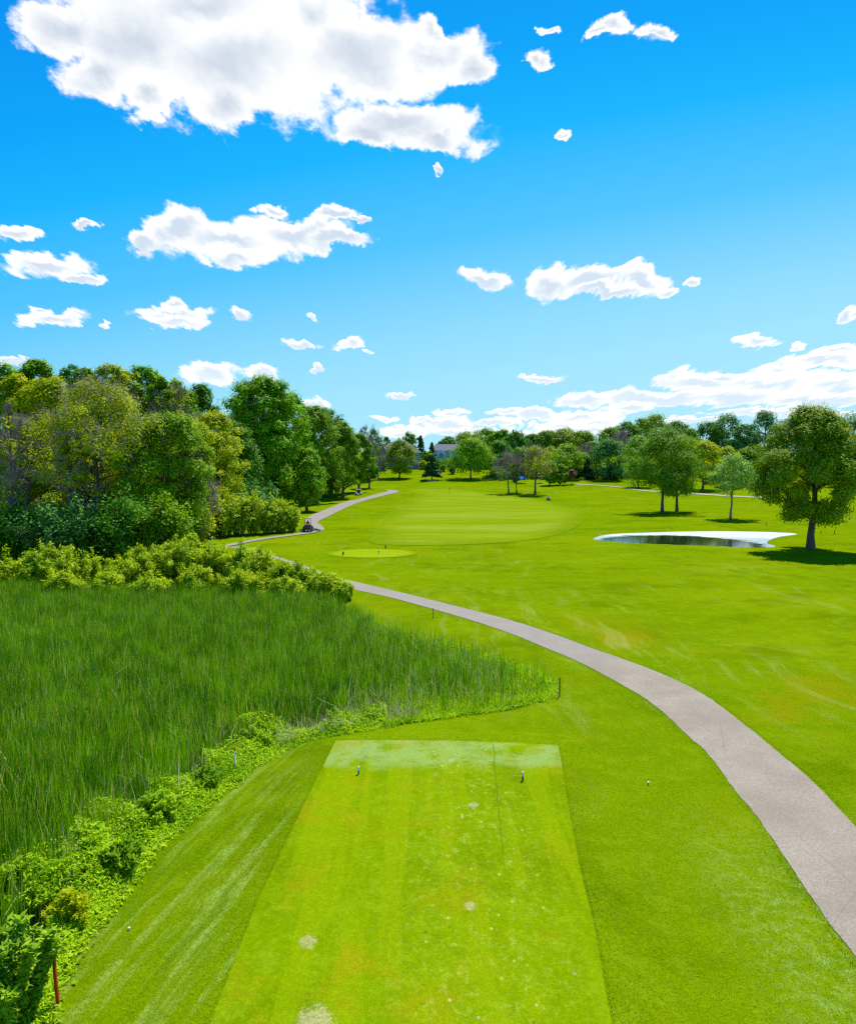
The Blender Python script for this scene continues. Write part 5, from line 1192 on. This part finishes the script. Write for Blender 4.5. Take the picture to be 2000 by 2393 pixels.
def window(parent, x, y, z, w, h, arch=False):
    f = MB().box((x, y-0.03, z), (w+0.24, 0.08, h+0.24)).build('window', M_TRIM, parent)
    pn = MB()
    if arch:
        pts = [(x-w/2, y-0.09, z-h/2), (x+w/2, y-0.09, z-h/2)]+[(x+w/2*math.cos(a), y-0.09, z+h/2+w/2*math.sin(a)) for a in np.linspace(0, math.pi, 12)]
        pn.prism(pts, (0, 0.04, 0))
    else: pn.box((x, y-0.08, z), (w, 0.04, h))
    pn.build('pane', M_GLASS, f)
    MB().box((x, y-0.115, z), (0.07, 0.03, h)).box((x, y-0.118, z+h*0.05), (w, 0.03, 0.07)).build('muntin', M_TRIM, f)
    MB().box((x, y-0.1, z-h/2-0.16), (w+0.34, 0.2, 0.08)).build('sill', M_TRIM, f)
    return f
def hip_roof(parent, x0, x1, y0, y1, z, h, ridge0, ridge1, mat, over=0.5):
    x0 -= over; x1 += over; y0 -= over; y1 += over; ym = (y0+y1)/2
    b = MB(); b.poly([(x0, y0, z), (x1, y0, z), (ridge1, ym, z+h), (ridge0, ym, z+h)]); b.poly([(x1, y1, z), (x0, y1, z), (ridge0, ym, z+h), (ridge1, ym, z+h)])
    b.poly([(x0, y1, z), (x0, y0, z), (ridge0, ym, z+h)]); b.poly([(x1, y0, z), (x1, y1, z), (ridge1, ym, z+h)])
    b.poly([(x0, y0, z), (x0, y1, z), (x1, y1, z), (x1, y0, z)])
    r = b.build('roof', mat, parent)
    MB().box(((x0+x1)/2, y0-0.06, z-0.08), (x1-x0+0.1, 0.1, 0.2)).build('gutter', M_TRIM, r)
    return r
def house_blue():
    D = 366; p = at(1040, D); s = 1/ppm(D); t = empty('blue_house', p); tag(t, 'two storey pale blue grey house with arched window and deck', 'house')
    X = lambda u: (u-1040)*s; Z = lambda v: ztop(1040, v, D)-p.z
    WB = siding('blue_grey_siding', (0.46, 0.60, 0.64)); DK = pmat('dark_foundation', (0.06, 0.06, 0.06)); RF = shingle('grey_shingles', (0.15, 0.15, 0.17))
    x0, x1 = X(1012), X(1078); ze = Z(1052)
    MB().box(((x0+x1)/2, 5, (Z(1075)+ze)/2), (x1-x0, 10, ze-Z(1075))).build('wall', WB, t)
    MB().box(((x0+x1)/2, 5.1, Z(1075)/2-0.4), (x1-x0-0.2, 9.7, Z(1075)+0.78)).build('basement', DK, t)
    hip_roof(t, x0, x1, 0, 10, ze+0.01, Z(1037.5)-ze, x0+1.2, x1-1.2, RF)
    MB().box((X(1050), 6.5, Z(1036)), (0.6, 0.6, 2.0)).build('chimney', M_GREY, t)
    # projecting bay with the arched window
    bx0, bx1 = X(1021), X(1040); zb = Z(1057)
    MB().prism([(bx0, -1.5, Z(1076)), (bx1, -1.5, Z(1076)), (bx1, -1.5, zb), ((bx0+bx1)/2, -1.5, zb+1.5), (bx0, -1.5, zb)], (0, 1.49, 0)).build('bay', WB, t)
    window(t, (bx0+bx1)/2, -1.5, Z(1067), 1.9, 1.7, True); window(t, bx0+0.55, -1.5, Z(1067), 0.5, 1.6); window(t, bx1-0.55, -1.5, Z(1067), 0.5, 1.6)
    for u, v, w_, h_ in ((1045, 1057, 1.3, 1.3), (1058, 1057, 1.3, 1.3), (1047, 1066, 1.7, 1.9), (1060, 1066, 1.2, 1.6), (1070, 1057, 1.2, 1.3), (1017, 1054.5, 0.9, 0.8)): window(t, X(u), 0, Z(v), w_, h_)
    zd = Z(1073); dk = MB().box((X(1055), -1.8, zd), (X(1072)-X(1042), 3.4, 0.2)).build('deck', pmat('deck_boards', (0.33, 0.28, 0.22)), t)
    for u in (1043, 1053, 1062, 1071): MB().box((X(u), -3.4, zd/2-0.3), (0.18, 0.18, zd+0.4)).build('deck_post', M_TRIM, dk)
    rl = MB().box((X(1057), -3.45, zd+1.1), (X(1072)-X(1042), 0.1, 0.1))
    for k in range(24): rl.box((X(1042)+(X(1072)-X(1042))*k/23, -3.45, zd+0.6), (0.06, 0.06, 0.98))
    rl.build('railing', M_TRIM, dk)
    MB().prism([(X(1042), -3.5, zd), (X(1042)+0.3, -3.5, zd), (X(1046)+0.3, -6.5, 0), (X(1046), -6.5, 0)], (0.9, 0, 0)).build('stairs', pmat('stairs', (0.33, 0.28, 0.22)), dk)
def house_brown():
    D = 350; p = at(935, D); s = 1/ppm(D); t = empty('brown_roofed_house', p); tag(t, 'grey brick house with wide brown hipped roof behind the round maple', 'house')
    X = lambda u: (u-935)*s; Z = lambda v: ztop(935, v, D)-p.z
    BR = siding('grey_brick', (0.17, 0.19, 0.21)); RF = shingle('brown_shingles', (0.20, 0.165, 0.155))
    x0, x1 = X(886), X(982); ze = Z(1057)
    MB().box(((x0+x1)/2, 6, ze/2-0.5), (x1-x0, 12, ze+1)).build('wall', BR, t)
    hip_roof(t, x0, x1, 0, 12, ze+0.01, Z(1031)-ze, X(915), X(950), RF, 0.7)
    MB().box(((X(885)+X(905))/2, -1.5, ze/2-0.5), (X(905)-X(885), 2.98, ze+0.98)).build('wing_wall', BR, t)
    b = MB(); xa, xb = X(883), X(908); b.prism([(xa, -3.4, ze+0.02), (xb, -3.4, ze+0.02), ((xa+xb)/2, -3.4, ze+3.2)], (0, 6, 0)); b.build('wing_roof', RF, t)
    MB().box((X(931), 7, Z(1026)), (1.0, 1.0, 1.6)).build('chimney', M_STONE, t)
    for u, v, w_, h_ in ((974, 1063, 1.9, 1.6), (965, 1063, 1.2, 1.6), (974, 1073, 1.6, 1.7), (955, 1065, 1.4, 1.6)): window(t, X(u), 0, Z(v), w_, h_)
    MB().box((X(975), -1.6, 0.25), (X(990)-X(962), 3, 0.5)).build('patio', M_STONE, t)
house_brown(); house_blue()
def roof_house():
    D = 405; u0 = 1615; p = at(u0, D); t = empty('shingled_house', p); tag(t, 'house behind treetops showing only its grey shingled roof', 'house')
    Z = lambda v: ztop(u0, v, D)-p.z; s = 1/ppm(D); ze = Z(1036)
    MB().box((0, 5, ze/2-0.5), (13, 10, ze+1)).build('wall', siding('tan_siding', (0.4, 0.36, 0.3)), t)
    hip_roof(t, -6.5, 6.5, 0, 10, ze+0.01, Z(1018)-ze, -4, 4, shingle('pale_grey_shingles', (0.27, 0.25, 0.27)))
    for x in (-3.5, 0, 3.5): window(t, x, 0, ze-2, 1.3, 1.5)
roof_house()
def rocks(lb, u, v, n, w, seed, name='rock_edging'):
    p = G(u, v); rgx = random.Random(seed); b = MB()
    for i in range(n):
        x = (i/(n-1)-0.5)*w; b.box((x, rgx.uniform(-0.3, 0.3), 0.15), (w/n*1.2, rgx.uniform(0.4, 0.8), rgx.uniform(0.35, 0.7)), rz=rgx.uniform(-0.4, 0.4), bevel=0.08)
    o = b.build(name, M_STONE); o.location = p; tag(o, lb, 'stones')
rocks('pale stone edging below the brown roofed house', 975, 1092, 12, 7, 1)
rocks('pale stone row right of the broad oak', 1147, 1121, 5, 2.4, 2)
rocks('pale stones behind the right mound tree', 1258, 1131, 5, 2.4, 3)
rocks('pale rock wall between small pale tree and big maple', 1752, 1131, 14, 10, 4)
rocks('low stones at the foot of the dark spruce', 1009, 1124, 5, 3, 5)
